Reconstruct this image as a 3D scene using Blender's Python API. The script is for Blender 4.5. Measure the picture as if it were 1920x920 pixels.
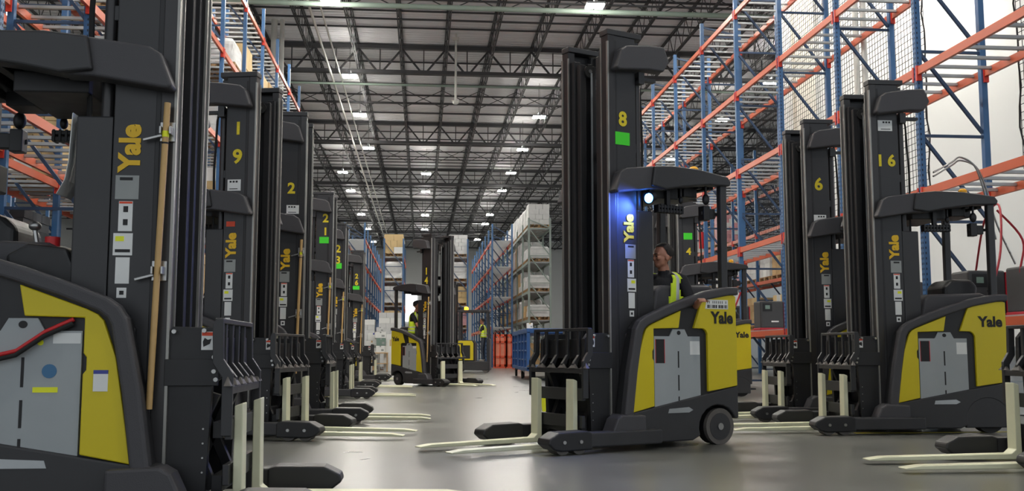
import bpy, bmesh, math, random
import numpy as np
from mathutils import Vector, Matrix

PI = math.pi
random.seed(7)
SC = bpy.context.scene
COL = SC.collection
for _o in list(bpy.data.objects):
    bpy.data.objects.remove(_o)

# ------------------------------------------------------------------ camera
F = 1900.0                      # focal length in pixels of the 1920 px frame
CAM_H = 0.80
cam_d = bpy.data.cameras.new('camera')
cam = bpy.data.objects.new('camera', cam_d); COL.objects.link(cam)
cam_d.sensor_width = 36.0
cam_d.lens = 36.0 * F / 1920.0
cam_d.clip_start = 0.05; cam_d.clip_end = 500
th = math.atan(198.0 / F)                       # pitch up
ps = math.atan(170.0 * math.cos(th) / F)        # turned right of the aisle
fw = Vector((math.sin(ps) * math.cos(th), math.cos(ps) * math.cos(th), math.sin(th)))
rt = Vector((math.cos(ps), -math.sin(ps), 0))
up = rt.cross(fw)
m3 = Matrix((rt, up, -fw)).transposed()
cam.matrix_world = Matrix.Translation((0, 0, CAM_H)) @ m3.to_4x4()
SC.camera = cam
cam_d.dof.use_dof = False

# ------------------------------------------------------------------ world, exposure, lights
W = bpy.data.worlds.new('world'); SC.world = W; W.use_nodes = True
W.node_tree.nodes['Background'].inputs[0].default_value = (0.80, 0.86, 0.92, 1)
W.node_tree.nodes['Background'].inputs[1].default_value = 0.95
SC.view_settings.view_transform = 'Standard'
SC.view_settings.look = 'None'
SC.view_settings.gamma = 1.0
SC.view_settings.use_curve_mapping = False
SC.view_settings.exposure = 0.12
LENS_STRENGTH = 390.0
UP_STRENGTH = 45.0             # upward glow added to the fixtures to brighten the roof deck            # the strength above is for the LED high bay lenses
WIN_STRENGTH = 2.2

# ------------------------------------------------------------------ materials
def _bsdf(name):
    m = bpy.data.materials.new(name); m.use_nodes = True
    nt = m.node_tree
    return m, nt, nt.nodes['Principled BSDF']

def srgb(r, g, b):
    f = lambda c: (c / 255.0 / 12.92) if c / 255.0 <= 0.04045 else ((c / 255.0 + 0.055) / 1.055) ** 2.4
    return (f(r), f(g), f(b), 1.0)

def mat(name, rgb, rough=0.5, metal=0.0, var=0.12, scale=6.0, bump=0.0, bscale=60.0, emit=0.0, spec=0.5):
    m, nt, b = _bsdf(name)
    c = srgb(*rgb)
    N = nt.nodes; L = nt.links
    b.inputs['Roughness'].default_value = rough
    b.inputs['Metallic'].default_value = metal
    b.inputs['Specular IOR Level'].default_value = spec
    if var > 0:
        tc = N.new('ShaderNodeTexCoord'); nz = N.new('ShaderNodeTexNoise')
        nz.inputs['Scale'].default_value = scale; nz.inputs['Detail'].default_value = 4
        L.new(tc.outputs['Object'], nz.inputs['Vector'])
        mx = N.new('ShaderNodeMix'); mx.data_type = 'RGBA'
        mx.inputs[6].default_value = tuple(x * (1 - var) for x in c[:3]) + (1,)
        mx.inputs[7].default_value = tuple(min(1, x * (1 + var)) for x in c[:3]) + (1,)
        L.new(nz.outputs['Fac'], mx.inputs[0]); L.new(mx.outputs[2], b.inputs['Base Color'])
        mr = N.new('ShaderNodeMapRange')
        mr.inputs['To Min'].default_value = max(0.03, rough - 0.08); mr.inputs['To Max'].default_value = min(1, rough + 0.08)
        L.new(nz.outputs['Fac'], mr.inputs['Value']); L.new(mr.outputs[0], b.inputs['Roughness'])
        if bump > 0:
            n2 = N.new('ShaderNodeTexNoise'); n2.inputs['Scale'].default_value = bscale
            L.new(tc.outputs['Object'], n2.inputs['Vector'])
            bp = N.new('ShaderNodeBump'); bp.inputs['Strength'].default_value = bump; bp.inputs['Distance'].default_value = 0.01
            L.new(n2.outputs['Fac'], bp.inputs['Height']); L.new(bp.outputs[0], b.inputs['Normal'])
    else:
        b.inputs['Base Color'].default_value = c
    if emit > 0:
        b.inputs['Emission Color'].default_value = c
        b.inputs['Emission Strength'].default_value = emit
    return m

M = {}
M['black'] = mat('black_painted_steel', (45, 45, 47), 0.42, 0.0, 0.18, 9)
M['black2'] = mat('black_steel_dark', (32, 32, 34), 0.5, 0.0, 0.2, 9)
M['rail'] = mat('mast_rail_steel', (54, 53, 54), 0.34, 0.3, 0.2, 5)
M['edge'] = mat('worn_rail_edge', (150, 149, 144), 0.35, 0.5, 0.25, 8)
M['charcoal'] = mat('charcoal_plastic', (66, 65, 68), 0.55, 0.0, 0.12, 12, 0.15, 220)
M['chassis'] = mat('chassis_dark_grey', (50, 50, 52), 0.5, 0.0, 0.2, 7)
M['yellow'] = mat('truck_yellow_paint', (211, 192, 20), 0.42, 0.0, 0.07, 3)
M['numyel'] = mat('stencil_yellow', (226, 205, 40), 0.6, 0.0, 0.2, 60)
M['logo'] = mat('logo_yellow', (232, 186, 28), 0.5, 0.0, 0.05, 30)
M['battery'] = mat('battery_case_grey', (158, 164, 166), 0.5, 0.0, 0.1, 4)
M['cream'] = mat('cream_fork_paint', (214, 214, 184), 0.45, 0.0, 0.1, 7)
M['rubber'] = mat('black_rubber', (30, 30, 30), 0.8, 0.0, 0.2, 20)
M['tyredark'] = mat('dark_tyre', (44, 43, 42), 0.7, 0, 0.2, 20)
M['tyre'] = mat('grey_polyurethane_tyre', (92, 88, 84), 0.6, 0.0, 0.2, 20)
M['steel'] = mat('bare_steel', (170, 170, 168), 0.3, 0.9, 0.1, 12)
M['white'] = mat('white_sticker', (226, 228, 226), 0.6, 0.0, 0.03, 20)
M['label'] = mat('grey_sticker', (150, 154, 152), 0.5, 0.0, 0.05, 20)
M['ink'] = mat('black_ink', (28, 28, 30), 0.6, 0.0, 0)
M['red'] = mat('red_plastic', (196, 36, 40), 0.45, 0.0, 0.08, 12)
M['orangered'] = mat('orange_red_sticker', (222, 72, 34), 0.5, 0.0, 0.05, 12)
M['green'] = mat('fluorescent_green_card', (70, 222, 48), 0.6, 0.0, 0.03, 12)
M['amber'] = mat('amber_lens', (240, 170, 30), 0.25, 0.0, 0.05, 20)
M['amber_on'] = mat('amber_lens_lit', (255, 150, 20), 0.3, 0, 0, emit=12)
M['blue_on'] = mat('blue_lamp_lit', (60, 130, 255), 0.3, 0, 0, emit=30)
M['green_on'] = mat('green_led_lit', (60, 220, 80), 0.3, 0, 0, emit=3)
M['screen'] = mat('lcd_screen', (120, 142, 132), 0.2, 0, 0.04, 20)
M['hiyel'] = mat('highlighter_yellow', (236, 240, 40), 0.5, 0, 0.04, 20)
M['bluepaint'] = mat('blue_dot', (60, 110, 150), 0.5, 0, 0.06, 20)
M['tagblue'] = mat('blue_header', (60, 70, 150), 0.5, 0, 0.02, 20)
M['wood'] = mat('pale_broom_wood', (196, 160, 104), 0.5, 0, 0.12, 18)
M['pallet'] = mat('pallet_wood', (158, 126, 88), 0.75, 0, 0.25, 12)
M['rackblue'] = mat('rack_blue_paint', (52, 92, 136), 0.4, 0.0, 0.12, 5)
M['brace'] = mat('rack_brace_dark_blue', (44, 66, 96), 0.45, 0, 0.1, 5)
M['rackorange'] = mat('rack_orange_paint', (198, 92, 58), 0.38, 0.0, 0.12, 3)
M['rackred'] = mat('rack_connector_red', (200, 52, 36), 0.45, 0, 0.1, 5)
M['galv'] = mat('galvanised_bar', (176, 180, 182), 0.4, 0.5, 0.12, 7)
M['slot'] = mat('upright_slot_dark', (30, 40, 56), 0.8, 0, 0)
M['rackgreen'] = mat('rack_grey_green_paint', (138, 152, 146), 0.5, 0, 0.1, 5)
M['carton'] = mat('brown_carton', (190, 158, 112), 0.75, 0, 0.15, 3)
M['carton2'] = mat('light_carton', (206, 180, 132), 0.75, 0, 0.12, 3)
M['pack'] = mat('white_shrink_wrapped_goods', (206, 208, 208), 0.4, 0, 0.14, 6, 0.3, 9)
M['pink'] = mat('pink_packs', (214, 160, 164), 0.5, 0, 0.12, 8)
M['barrier'] = mat('orange_crate_plastic', (226, 92, 58), 0.5, 0, 0.08, 5)
M['barrier2'] = mat('pale_orange_crate_fill', (232, 150, 124), 0.6, 0, 0.1, 8)
M['cartblue'] = mat('cart_blue_paint', (36, 78, 134), 0.45, 0, 0.1, 4)
M['skin'] = mat('skin', (176, 122, 98), 0.5, 0, 0.06, 14)
M['hair'] = mat('dark_hair', (30, 24, 22), 0.7, 0, 0.2, 60, 0.4, 300)
M['shirt'] = mat('black_shirt', (30, 30, 34), 0.85, 0, 0.1, 30, 0.2, 60)
M['jeans'] = mat('dark_grey_trousers', (56, 62, 74), 0.85, 0, 0.12, 30)
M['shoe'] = mat('pale_shoe', (150, 146, 140), 0.6, 0, 0.1, 30)
M['vest'] = mat('hi_vis_yellow_vest', (214, 240, 50), 0.7, 0, 0.06, 20)
M['silver'] = mat('reflective_silver_tape', (188, 192, 190), 0.35, 0.2, 0.05, 20)
M['glove'] = mat('white_glove', (214, 214, 212), 0.7, 0, 0.05, 20)
M['net'] = mat('black_netting', (40, 40, 42), 0.8, 0, 0)
M['wpipe'] = mat('white_painted_pipe', (214, 214, 208), 0.5, 0, 0.05, 5)
M['gpipe'] = mat('pale_green_pipe', (150, 168, 156), 0.5, 0, 0.08, 5)
M['joist'] = mat('dark_grey_joist_paint', (62, 62, 65), 0.6, 0, 0.1, 3)
M['lens'] = mat('led_lens_lit', (255, 250, 240), 0.4, 0, 0, emit=LENS_STRENGTH)
M['added_uplight'] = mat('added_uplight_glow', (255, 250, 240), 0.4, 0, 0, emit=UP_STRENGTH)
M['charger'] = mat('charger_dark_grey', (60, 60, 62), 0.5, 0, 0.1, 8)
M['chargred'] = mat('charger_red_trim', (164, 28, 44), 0.5, 0, 0.1, 8)
M['white_wall'] = mat('white_wall_panel', (214, 214, 211), 0.7, 0, 0.03, 0.4, 0.05, 3)
M['wall_beige'] = mat('beige_pilaster', (214, 209, 196), 0.7, 0, 0.03, 1)
M['wall_far'] = mat('far_wall_paint', (190, 192, 190), 0.8, 0, 0.05, 1)
M['dock'] = mat('translucent_dock_door_lit', (250, 252, 255), 0.5, 0, 0, emit=WIN_STRENGTH)
M['floorline'] = mat('yellow_floor_tape', (196, 184, 60), 0.5, 0, 0.15, 9)
M['blackplastic'] = mat('black_plastic', (24, 24, 26), 0.45, 0, 0.1, 20)
M['bottle'] = mat('dark_goods', (70, 74, 78), 0.5, 0, 0.3, 30)

def floor_material():
    m, nt, b = _bsdf('polished_concrete'); N = nt.nodes; L = nt.links
    tc = N.new('ShaderNodeTexCoord')
    n1 = N.new('ShaderNodeTexNoise'); n1.inputs['Scale'].default_value = 0.7; n1.inputs['Detail'].default_value = 6
    n2 = N.new('ShaderNodeTexNoise'); n2.inputs['Scale'].default_value = 9; n2.inputs['Detail'].default_value = 5
    L.new(tc.outputs['Object'], n1.inputs['Vector']); L.new(tc.outputs['Object'], n2.inputs['Vector'])
    cr = N.new('ShaderNodeValToRGB')
    cr.color_ramp.elements[0].position = 0.3; cr.color_ramp.elements[0].color = srgb(94, 95, 91)
    cr.color_ramp.elements[1].position = 0.72; cr.color_ramp.elements[1].color = srgb(114, 115, 110)
    L.new(n1.outputs['Fac'], cr.inputs[0])
    mx = N.new('ShaderNodeMix'); mx.data_type = 'RGBA'; mx.blend_type = 'MULTIPLY'; mx.inputs[0].default_value = 0.10
    L.new(cr.outputs[0], mx.inputs[6]); L.new(n2.outputs['Color'], mx.inputs[7])
    bc = N.new('ShaderNodeMix'); bc.data_type = 'RGBA'; bc.inputs[0].default_value = 0.0
    L.new(mx.outputs[2], bc.inputs[6]); L.new(bc.outputs[2], b.inputs['Base Color'])
    mr = N.new('ShaderNodeMapRange'); mr.inputs['To Min'].default_value = 0.24; mr.inputs['To Max'].default_value = 0.34
    L.new(n1.outputs['Fac'], mr.inputs['Value']); L.new(mr.outputs[0], b.inputs['Roughness'])
    bp = N.new('ShaderNodeBump'); bp.inputs['Strength'].default_value = 0.015; bp.inputs['Distance'].default_value = 0.01
    L.new(n1.outputs['Fac'], bp.inputs['Height']); L.new(bp.outputs[0], b.inputs['Normal'])
    b.inputs['Specular IOR Level'].default_value = 0.6
    return m

def deck_material():
    m, nt, b = _bsdf('corrugated_roof_deck'); N = nt.nodes; L = nt.links
    tc = N.new('ShaderNodeTexCoord'); sx = N.new('ShaderNodeSeparateXYZ')
    L.new(tc.outputs['Object'], sx.inputs[0])
    mu = N.new('ShaderNodeMath'); mu.operation = 'MULTIPLY'; mu.inputs[1].default_value = 2 * PI / 0.3
    L.new(sx.outputs['Y'], mu.inputs[0])
    sn = N.new('ShaderNodeMath'); sn.operation = 'SINE'; L.new(mu.outputs[0], sn.inputs[0])
    bp = N.new('ShaderNodeBump'); bp.inputs['Strength'].default_value = 0.6; bp.inputs['Distance'].default_value = 0.04
    L.new(sn.outputs[0], bp.inputs['Height']); L.new(bp.outputs[0], b.inputs['Normal'])
    b.inputs['Base Color'].default_value = srgb(232, 232, 236); b.inputs['Roughness'].default_value = 0.6
    return m
M['floor'] = floor_material(); M['deck'] = deck_material()

# ------------------------------------------------------------------ mesh helpers
class MB:
    """collects shapes into one mesh, several material slots"""
    def __init__(s): s.bm = bmesh.new(); s.mats = []; s.cur = 0
    def m(s, name):
        if name not in s.mats: s.mats.append(name)
        s.cur = s.mats.index(name); return s
    def faces(s, vs, fs, smooth=False):
        bv = [s.bm.verts.new(v) for v in vs]
        for f in fs:
            try:
                q = s.bm.faces.new([bv[i] for i in f]); q.material_index = s.cur; q.smooth = smooth
            except ValueError: pass
        return s
    def box(s, x0, x1, y0, y1, z0, z1):
        if x0 > x1: x0, x1 = x1, x0
        if y0 > y1: y0, y1 = y1, y0
        if z0 > z1: z0, z1 = z1, z0
        v = [(x, y, z) for z in (z0, z1) for y in (y0, y1) for x in (x0, x1)]
        return s.faces(v, [(0, 2, 3, 1), (4, 5, 7, 6), (0, 1, 5, 4), (2, 6, 7, 3), (0, 4, 6, 2), (1, 3, 7, 5)])
    def prism(s, pts, y0, y1):
        """pts (x,z) outline extruded along y"""
        if y0 > y1: y0, y1 = y1, y0
        n = len(pts)
        a = sum(pts[i][0] * pts[(i + 1) % n][1] - pts[(i + 1) % n][0] * pts[i][1] for i in range(n))
        if a < 0: pts = pts[::-1]
        v = [(x, y0, z) for x, z in pts] + [(x, y1, z) for x, z in pts]
        f = [tuple(range(n)), tuple(range(2 * n - 1, n - 1, -1))]
        f += [(i, i + n, (i + 1) % n + n, (i + 1) % n) for i in range(n)]
        return s.faces(v, f)
    def bar(s, p0, p1, w, h=None):
        """square bar between two points"""
        h = h or w
        p0 = Vector(p0); p1 = Vector(p1); d = p1 - p0
        if d.length < 1e-6: return s
        d.normalize()
        ref = Vector((0, 0, 1)) if abs(d.z) < 0.95 else Vector((0, 1, 0))
        a = d.cross(ref).normalized() * (w / 2); b = a.cross(d).normalized() * (h / 2)
        v = []
        for p in (p0, p1):
            for sa, sb in ((-1, -1), (1, -1), (1, 1), (-1, 1)): v.append(p + a * sa + b * sb)
        return s.faces(v, [(0, 1, 2, 3), (7, 6, 5, 4), (0, 4, 5, 1), (1, 5, 6, 2), (2, 6, 7, 3), (3, 7, 4, 0)])
    def tube(s, pts, r, n=8, closed_ends=True):
        pts = [Vector(p) for p in pts]; rings = []
        rs = r if isinstance(r, (list, tuple)) else [r] * len(pts)
        prev = None
        for i, p in enumerate(pts):
            d = (pts[min(i + 1, len(pts) - 1)] - pts[max(i - 1, 0)]).normalized()
            ref = prev if prev is not None and abs(prev.dot(d)) < 0.95 else (Vector((0, 0, 1)) if abs(d.z) < 0.9 else Vector((0, 1, 0)))
            a = d.cross(ref).normalized(); b = a.cross(d).normalized(); prev = b
            rings.append([p + (a * math.cos(2 * PI * k / n) + b * math.sin(2 * PI * k / n)) * rs[i] for k in range(n)])
        v = [q for g in rings for q in g]; f = []
        for i in range(len(pts) - 1):
            for k in range(n):
                f.append((i * n + k, (i + 1) * n + k, (i + 1) * n + (k + 1) % n, i * n + (k + 1) % n))
        s.faces(v, f, True)
        if closed_ends:
            s.faces(rings[0], [tuple(range(n))]); s.faces(rings[-1], [tuple(range(n - 1, -1, -1))])
        return s
    def cyl(s, p0, p1, r, n=20, r2=None):
        return s.tube([p0, p1], [r, r if r2 is None else r2], n)
    def ball(s, c, rx, ry, rz, nu=16, nv=10, z0=-1.0):
        v = []; f = []
        for j in range(nv + 1):
            t = -PI / 2 + PI * j / nv
            for i in range(nu):
                a = 2 * PI * i / nu
                v.append((c[0] + rx * math.cos(t) * math.cos(a), c[1] + ry * math.cos(t) * math.sin(a), c[2] + rz * max(math.sin(t), z0)))
        for j in range(nv):
            for i in range(nu):
                f.append((j * nu + i, j * nu + (i + 1) % nu, (j + 1) * nu + (i + 1) % nu, (j + 1) * nu + i))
        return s.faces(v, f, True)
    def mesh(s, name):
        me = bpy.data.meshes.new(name)
        bmesh.ops.remove_doubles(s.bm, verts=[v for v in s.bm.verts if not v.link_faces] or [], dist=0)
        s.bm.to_mesh(me); s.bm.free()
        for n in s.mats: me.materials.append(M[n])
        return me
    def build(s, name, parent=None, bevel=0, seg=2, loc=None):
        o = bpy.data.objects.new(name, s.mesh(name)); COL.objects.link(o)
        if parent is not None: o.parent = parent
        if loc: o.location = loc
        if bevel > 0:
            b = o.modifiers.new('bevel', 'BEVEL'); b.width = bevel; b.segments = seg
            b.limit_method = 'ANGLE'; b.angle_limit = math.radians(38)
        return o

def one(matname): return MB().m(matname)

def tag(o, label=None, cat=None, group=None, kind=None):
    if label: o['label'] = label
    if cat: o['category'] = cat
    if group: o['group'] = group
    if kind: o['kind'] = kind
    return o

def empty(name, loc=(0, 0, 0), rz=0.0):
    o = bpy.data.objects.new(name, None); COL.objects.link(o)
    o.location = loc; o.rotation_euler = (0, 0, rz); o.empty_display_size = 0.2
    return o

def copy_tree(o, parent=None):
    c = o.copy(); COL.objects.link(c); c.parent = parent
    for ch in list(o.children): copy_tree(ch, c)
    return c

_txt = {}
def text_mesh(body, size, bold=0.0, m='numyel', shear=0.0):
    key = (body, size, bold, m, shear)
    if key in _txt: return _txt[key]
    cu = bpy.data.curves.new('lettering', 'FONT'); cu.body = body; cu.size = size
    cu.offset = bold; cu.extrude = 0.0015; cu.align_x = 'CENTER'; cu.align_y = 'CENTER'; cu.shear = shear
    cu.space_character = 1.0; cu.resolution_u = 4
    t = bpy.data.objects.new('lettering', cu); COL.objects.link(t)
    dg = bpy.context.evaluated_depsgraph_get()
    me = bpy.data.meshes.new_from_object(t.evaluated_get(dg))
    COL.objects.unlink(t); bpy.data.objects.remove(t)
    me.materials.clear(); me.materials.append(M[m])
    _txt[key] = me
    return me

def put_text(name, body, size, pos, normal, parent, bold=0.0, m='numyel', upright=True, shear=0.0):
    """flat lettering on a face; upright False turns it to read bottom to top"""
    o = bpy.data.objects.new(name, text_mesh(body, size, bold, m, shear)); COL.objects.link(o); o.parent = parent
    n = Vector(normal).normalized(); U = Vector((0, 0, 1)); R = U.cross(n)
    if not upright: R, U = U, -R
    mt = Matrix((R, U, n)).transposed().to_4x4(); mt.translation = Vector(pos) + n * 0.003
    o.matrix_local = mt
    return o

# ------------------------------------------------------------------ setting: floor, walls, roof
FX0, FX1, FY0, FY1 = -34.0, 44.0, -14.0, 118.0
tag(one('floor').box(FX0, FX1, FY0, FY1, -0.2, 0).build('floor'), kind='structure')
DECK_Z = 13.6
tag(one('white_wall').box(9.9, 44, 26.6, 27.0, 0, DECK_Z - .05).build('wall_right'), kind='structure')
tag(one('wall_beige').box(10.15, 10.7, 26.35, 26.6, 0, DECK_Z - .05).build('trim_1'), kind='structure')
tag(one('wall_far').box(FX0, FX1, 117.6, 118, 0, DECK_Z - .05).build('wall_far'), kind='structure')
tag(one('wall_far').box(FX0, FX0 + .2, FY0, FY1, 0, DECK_Z - .05).build('wall_left'), kind='structure')
tag(one('dock').box(-2.0, -.55, 117.45, 117.58, 4.2, 7.9).build('window_1'), kind='structure')
tag(one('floorline').box(4.25, 7.0, 9.72, 9.80, 0, .003).build('trim_2'), kind='structure')
tag(one('floorline').box(5.55, 7.0, 8.02, 8.10, 0, .003).build('trim_3'), kind='structure')

ceil = tag(one('deck').box(FX0, FX1, FY0, FY1, DECK_Z, DECK_Z + .15).build('ceiling'), kind='structure')
# long open web joists along the aisle, shared mesh
def joist_mesh(y0, y1, z0, z1, pitch=1.25):
    b = one('joist')
    for z in (z0, z1):
        b.box(-.06, -.012, y0, y1, z - .022, z + .022); b.box(.012, .06, y0, y1, z - .022, z + .022)
    y = y0; k = 0
    while y < y1 - pitch:
        b.bar((0, y, z0), (0, y + pitch / 2, z1), .024); b.bar((0, y + pitch / 2, z1), (0, y + pitch, z0), .024)
        y += pitch
    return b.mesh('roof_joist')
jm = joist_mesh(14, 117.5, 12.62, 13.55)
x = -.92 - 1.82 * 15
while x < 42:
    o = bpy.data.objects.new('roof_joist', jm); COL.objects.link(o); o.parent = ceil; o.location = (x, 0, 0)
    x += 1.82
GY = [27.25 + 14.42 * k for k in range(7)]
for gy in GY:
    b = one('joist')
    b.box(FX0, FX1, gy - .12, gy + .12, 12.33, 12.47); b.box(FX0, FX1, gy - .12, gy + .12, 13.38, 13.55)
    x = -.92 - 1.82 * 17
    while x < 42:
        b.bar((x, gy, 13.4), (x + .80, gy, 12.42), .075); b.bar((x + 1.82, gy, 13.4), (x + 1.02, gy, 12.42), .075)
        b.bar((x + .91, gy, 13.4), (x + .91, gy, 12.42), .045)
        x += 1.82
    b.build('roof_girder', ceil)
for gy in GY:
    b = one('joist')
    for t in (2.4, 4.4, 10.0, 12.0):
        b.box(FX0, FX1, gy + t - .025, gy + t + .025, 13.50, 13.56)
    for t in (6.1, 8.2):
        b.box(FX0, FX1, gy + t - .03, gy + t + .03, 12.58, 12.64); b.box(FX0, FX1, gy + t - .03, gy + t + .03, 13.48, 13.56)
    x = -.92 - 1.82 * 15
    while x < 40:
        for t in (7.1,):
            b.bar((x, gy + t, 13.5), (x + 1.82, gy + t, 12.64), .03); b.bar((x, gy + t, 12.64), (x + 1.82, gy + t, 13.5), .03)
        x += 1.82
    b.build('bridging', ceil)
# pipes and conduits under the roof
tag(one('gpipe').tube([(-30, 42.2, 12.0), (40, 42.2, 12.0)], .05).build('sprinkler_pipe'), 'pale green sprinkler pipe crossing the aisle just behind the nearest roof girder', 'pipe')
tag(one('gpipe').tube([(-30, 32.45, 12.05), (40, 32.45, 12.05)], .09).build('sprinkler_main_pipe'), 'thick pale pipe crossing at the very top edge of the photo', 'pipe')
tag(one('wpipe').tube([(-3.82, 20, 12.2), (-3.82, 112, 12.2)], .05).build('conduit_pipe'), 'left of two pale conduits running lengthwise under the roof', 'pipe', 'ceiling conduits')
tag(one('wpipe').tube([(-3.45, 20, 12.2), (-3.45, 112, 12.2)], .035).build('conduit_pipe'), 'right of two pale conduits running lengthwise under the roof', 'pipe', 'ceiling conduits')
b = one('wpipe').tube([(1.28, 40, 10.8), (1.28, 40, 13.58)], .045).ball((1.28, 40, 10.75), .13, .13, .09).box(1.16, 1.40, 39.9, 40.1, 13.3, 13.42).box(1.12, 1.44, 39.96, 40.04, 10.78, 10.83)
tag(b.build('hanging_sensor_pole'), 'white pole hanging from the roof with a small sensor at its lower end', 'sensor pole')

# ------------------------------------------------------------------ ceiling lights
def make_light():
    r = empty('ceiling_light')
    h = one('galv').box(-.30, .30, -.26, .26, .02, .09).box(-.05, .05, -.28, .28, .09, .2).m('joist').bar((0, -.2, .2), (0, -.2, 1.6), .012).bar((0, .2, .2), (0, .2, 1.6), .012)
    h.build('housing', r)
    for sx in (-1, 1): one('added_uplight').box(sx * .17 - .10, sx * .17 + .10, -.2, .2, .092, .10).build('added_uplight_panel', r)  # added glowing panels that throw light up onto the deck
    for sx in (-1, 1):
        for sy in (-1, 1):
            one('lens').box(sx * .16 - .125, sx * .16 + .125, sy * .135 - .11, sy * .135 + .11, -.005, .02).build('lens', r)
    return r
LZ = 11.9
ORD = ['nearest', 'second nearest', 'third nearest', 'fourth nearest', 'fifth nearest', 'sixth nearest', 'seventh nearest', 'eighth nearest', 'ninth nearest', 'tenth nearest', 'eleventh', 'twelfth', 'thirteenth', 'fourteenth']
rows = [(-3.0, [31.9, 40.7, 47.5, 55.4], 'row over the left trucks'),
        (-5.0, [63.2, 70.6, 83.0, 93, 104], 'far row left of the aisle'),
        (.2, [63.3, 70.5, 83.0, 93, 104], 'far row over mid aisle'),
        (5.5, [31.5, 47.2, 55.1, 62.6, 69.7, 82.3, 88.5, 101], 'row right of the aisle'),
        (14.4, [40.1, 47, 57, 65, 73, 81], 'row behind the right rack'),
        (-14, [34, 48, 62], 'row beyond the left rack')]
light0 = make_light(); first = True
for lx, ys, rn in rows:
    for k, y in enumerate(ys):
        o = light0 if first else copy_tree(light0); first = False
        o.location = (lx, y, LZ)
        tag(o, 'lit LED ceiling light, %s in the %s' % (ORD[k], rn), 'ceiling light', 'lit high bay lights under the roof')
# unseen lamps above the frame, some added to brighten foreground and white wall
for lx in (-8.5, -2.9, 2.8, 9.3, 14.4):
    for y in ((12, 18.5, 25) if lx > 9 else ((3, 11, 18, 25) if lx > 0 else (11, 18, 25))):
        o = copy_tree(light0); o.location = (lx, y, 12.0)
        tag(o, 'lit square LED ceiling light overhead, unseen, placed to light the scene', 'ceiling light', 'unseen high bay lights overhead')

# ------------------------------------------------------------------ pallet racks
def upright_frame(rack, xf, xr, y, ztop, col='rackblue', slots=False, z0=0.0, side=-1, w=.085):
    b = one(col)
    for x in (xf, xr):
        s = 1 if x == min(xf, xr) else -1
        b.box(x, x + s * w, y - .045, y + .045, z0, ztop)
        b.box(x - .02 * s, x + s * (w + .02), y - .08, y + .08, z0, z0 + .012)
    lo, hi = min(xf, xr) + w, max(xf, xr) - w
    z = z0 + .15; k = 0
    if col == 'rackblue': b.m('brace')
    while z < ztop - .2:
        b.bar((lo, y, z), (hi, y, z), .04)
        z2 = min(z + 1.22, ztop - .1)
        b.bar((lo, y, z2), (hi, y, z + .06), .045)
        z += 1.25; k += 1
    if slots:
        b.m('slot'); z = z0 + .3
        while z < min(ztop - .1, 7.5):
            b.box(xf - .002, xf + .002, y - .03, y - .014, z, z + .032); b.box(xf - .002, xf + .002, y + .014, y + .03, z, z + .032)
            b.box(xf + .02 if xf < xr else xf - .036, xf + .036 if xf < xr else xf - .02, y - .047, y - .043, z, z + .032)
            z += .075
    return b.build('upright_frame', rack)

def beam(rack, x, y0, y1, z, col='rackorange', h=.115, sgn=1, conn='rackred'):
    b = one(col).box(x, x + sgn * .05, y0 + .05, y1 - .05, z - h, z)
    b.m(conn).box(x - sgn * .012, x + sgn * .06, y0 + .03, y0 + .075, z - .2, z + .02).box(x - sgn * .012, x + sgn * .06, y1 - .075, y1 - .03, z - .2, z + .02)
    return b.build('beam', rack)

def deck_bars(rack, x0, x1, y0, y1, z, n=5, col='galv', wire=False):
    b = one(col)
    if wire:
        k = 26
        for i in range(k + 1):
            y = y0 + .1 + (y1 - y0 - .2) * i / k; b.box(x0, x1, y - .004, y + .004, z - .012, z - .004)
        for i in range(9):
            x = x0 + (x1 - x0) * i / 8; b.box(x - .01, x + .01, y0 + .06, y1 - .06, z - .02, z - .012)
    else:
        for i in range(n):
            y = y0 + (y1 - y0) * (i + .5) / n
            b.box(x0 + .03, x1 - .03, y - .03, y + .03, z - .045, z - .005)
    return b.build('support_bars', rack)

def rack_run(name, label, xf, depth, ys, levels, ztop, sgn, slots_to=0, nbars=5, col='rackblue', bcol='rackorange', conn='rackred', skip=()):
    """xf aisle face; sgn direction away from the aisle"""
    r = empty(name, (xf, ys[0], 0)); tag(r, label, 'pallet rack')
    xr = sgn * depth
    for i, y in enumerate(ys):
        upright_frame(r, 0, xr, y - ys[0], ztop, col, y < slots_to, side=-sgn)
    for i in range(len(ys) - 1):
        y0, y1 = ys[i] - ys[0], ys[i + 1] - ys[0]
        for z in levels:
            if (i, z) in skip: continue
            beam(r, 0, y0, y1, z, bcol, sgn=sgn, conn=conn); beam(r, xr, y0, y1, z, bcol, sgn=-sgn, conn=conn)
            deck_bars(r, min(0, xr), max(0, xr), y0, y1, z - .01, nbars)
    return r

RX = 7.13; RD = 1.07
RY = [8.25 + 2.80 * k for k in range(13)]
RL = [1.22, 3.12, 4.90, 6.70, 8.62]
right_rack = rack_run('pallet_rack', 'tall blue and orange pallet rack along the right side behind the parked trucks', RX, RD, RY, RL, 9.25, 1, 22, 6)
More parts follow.
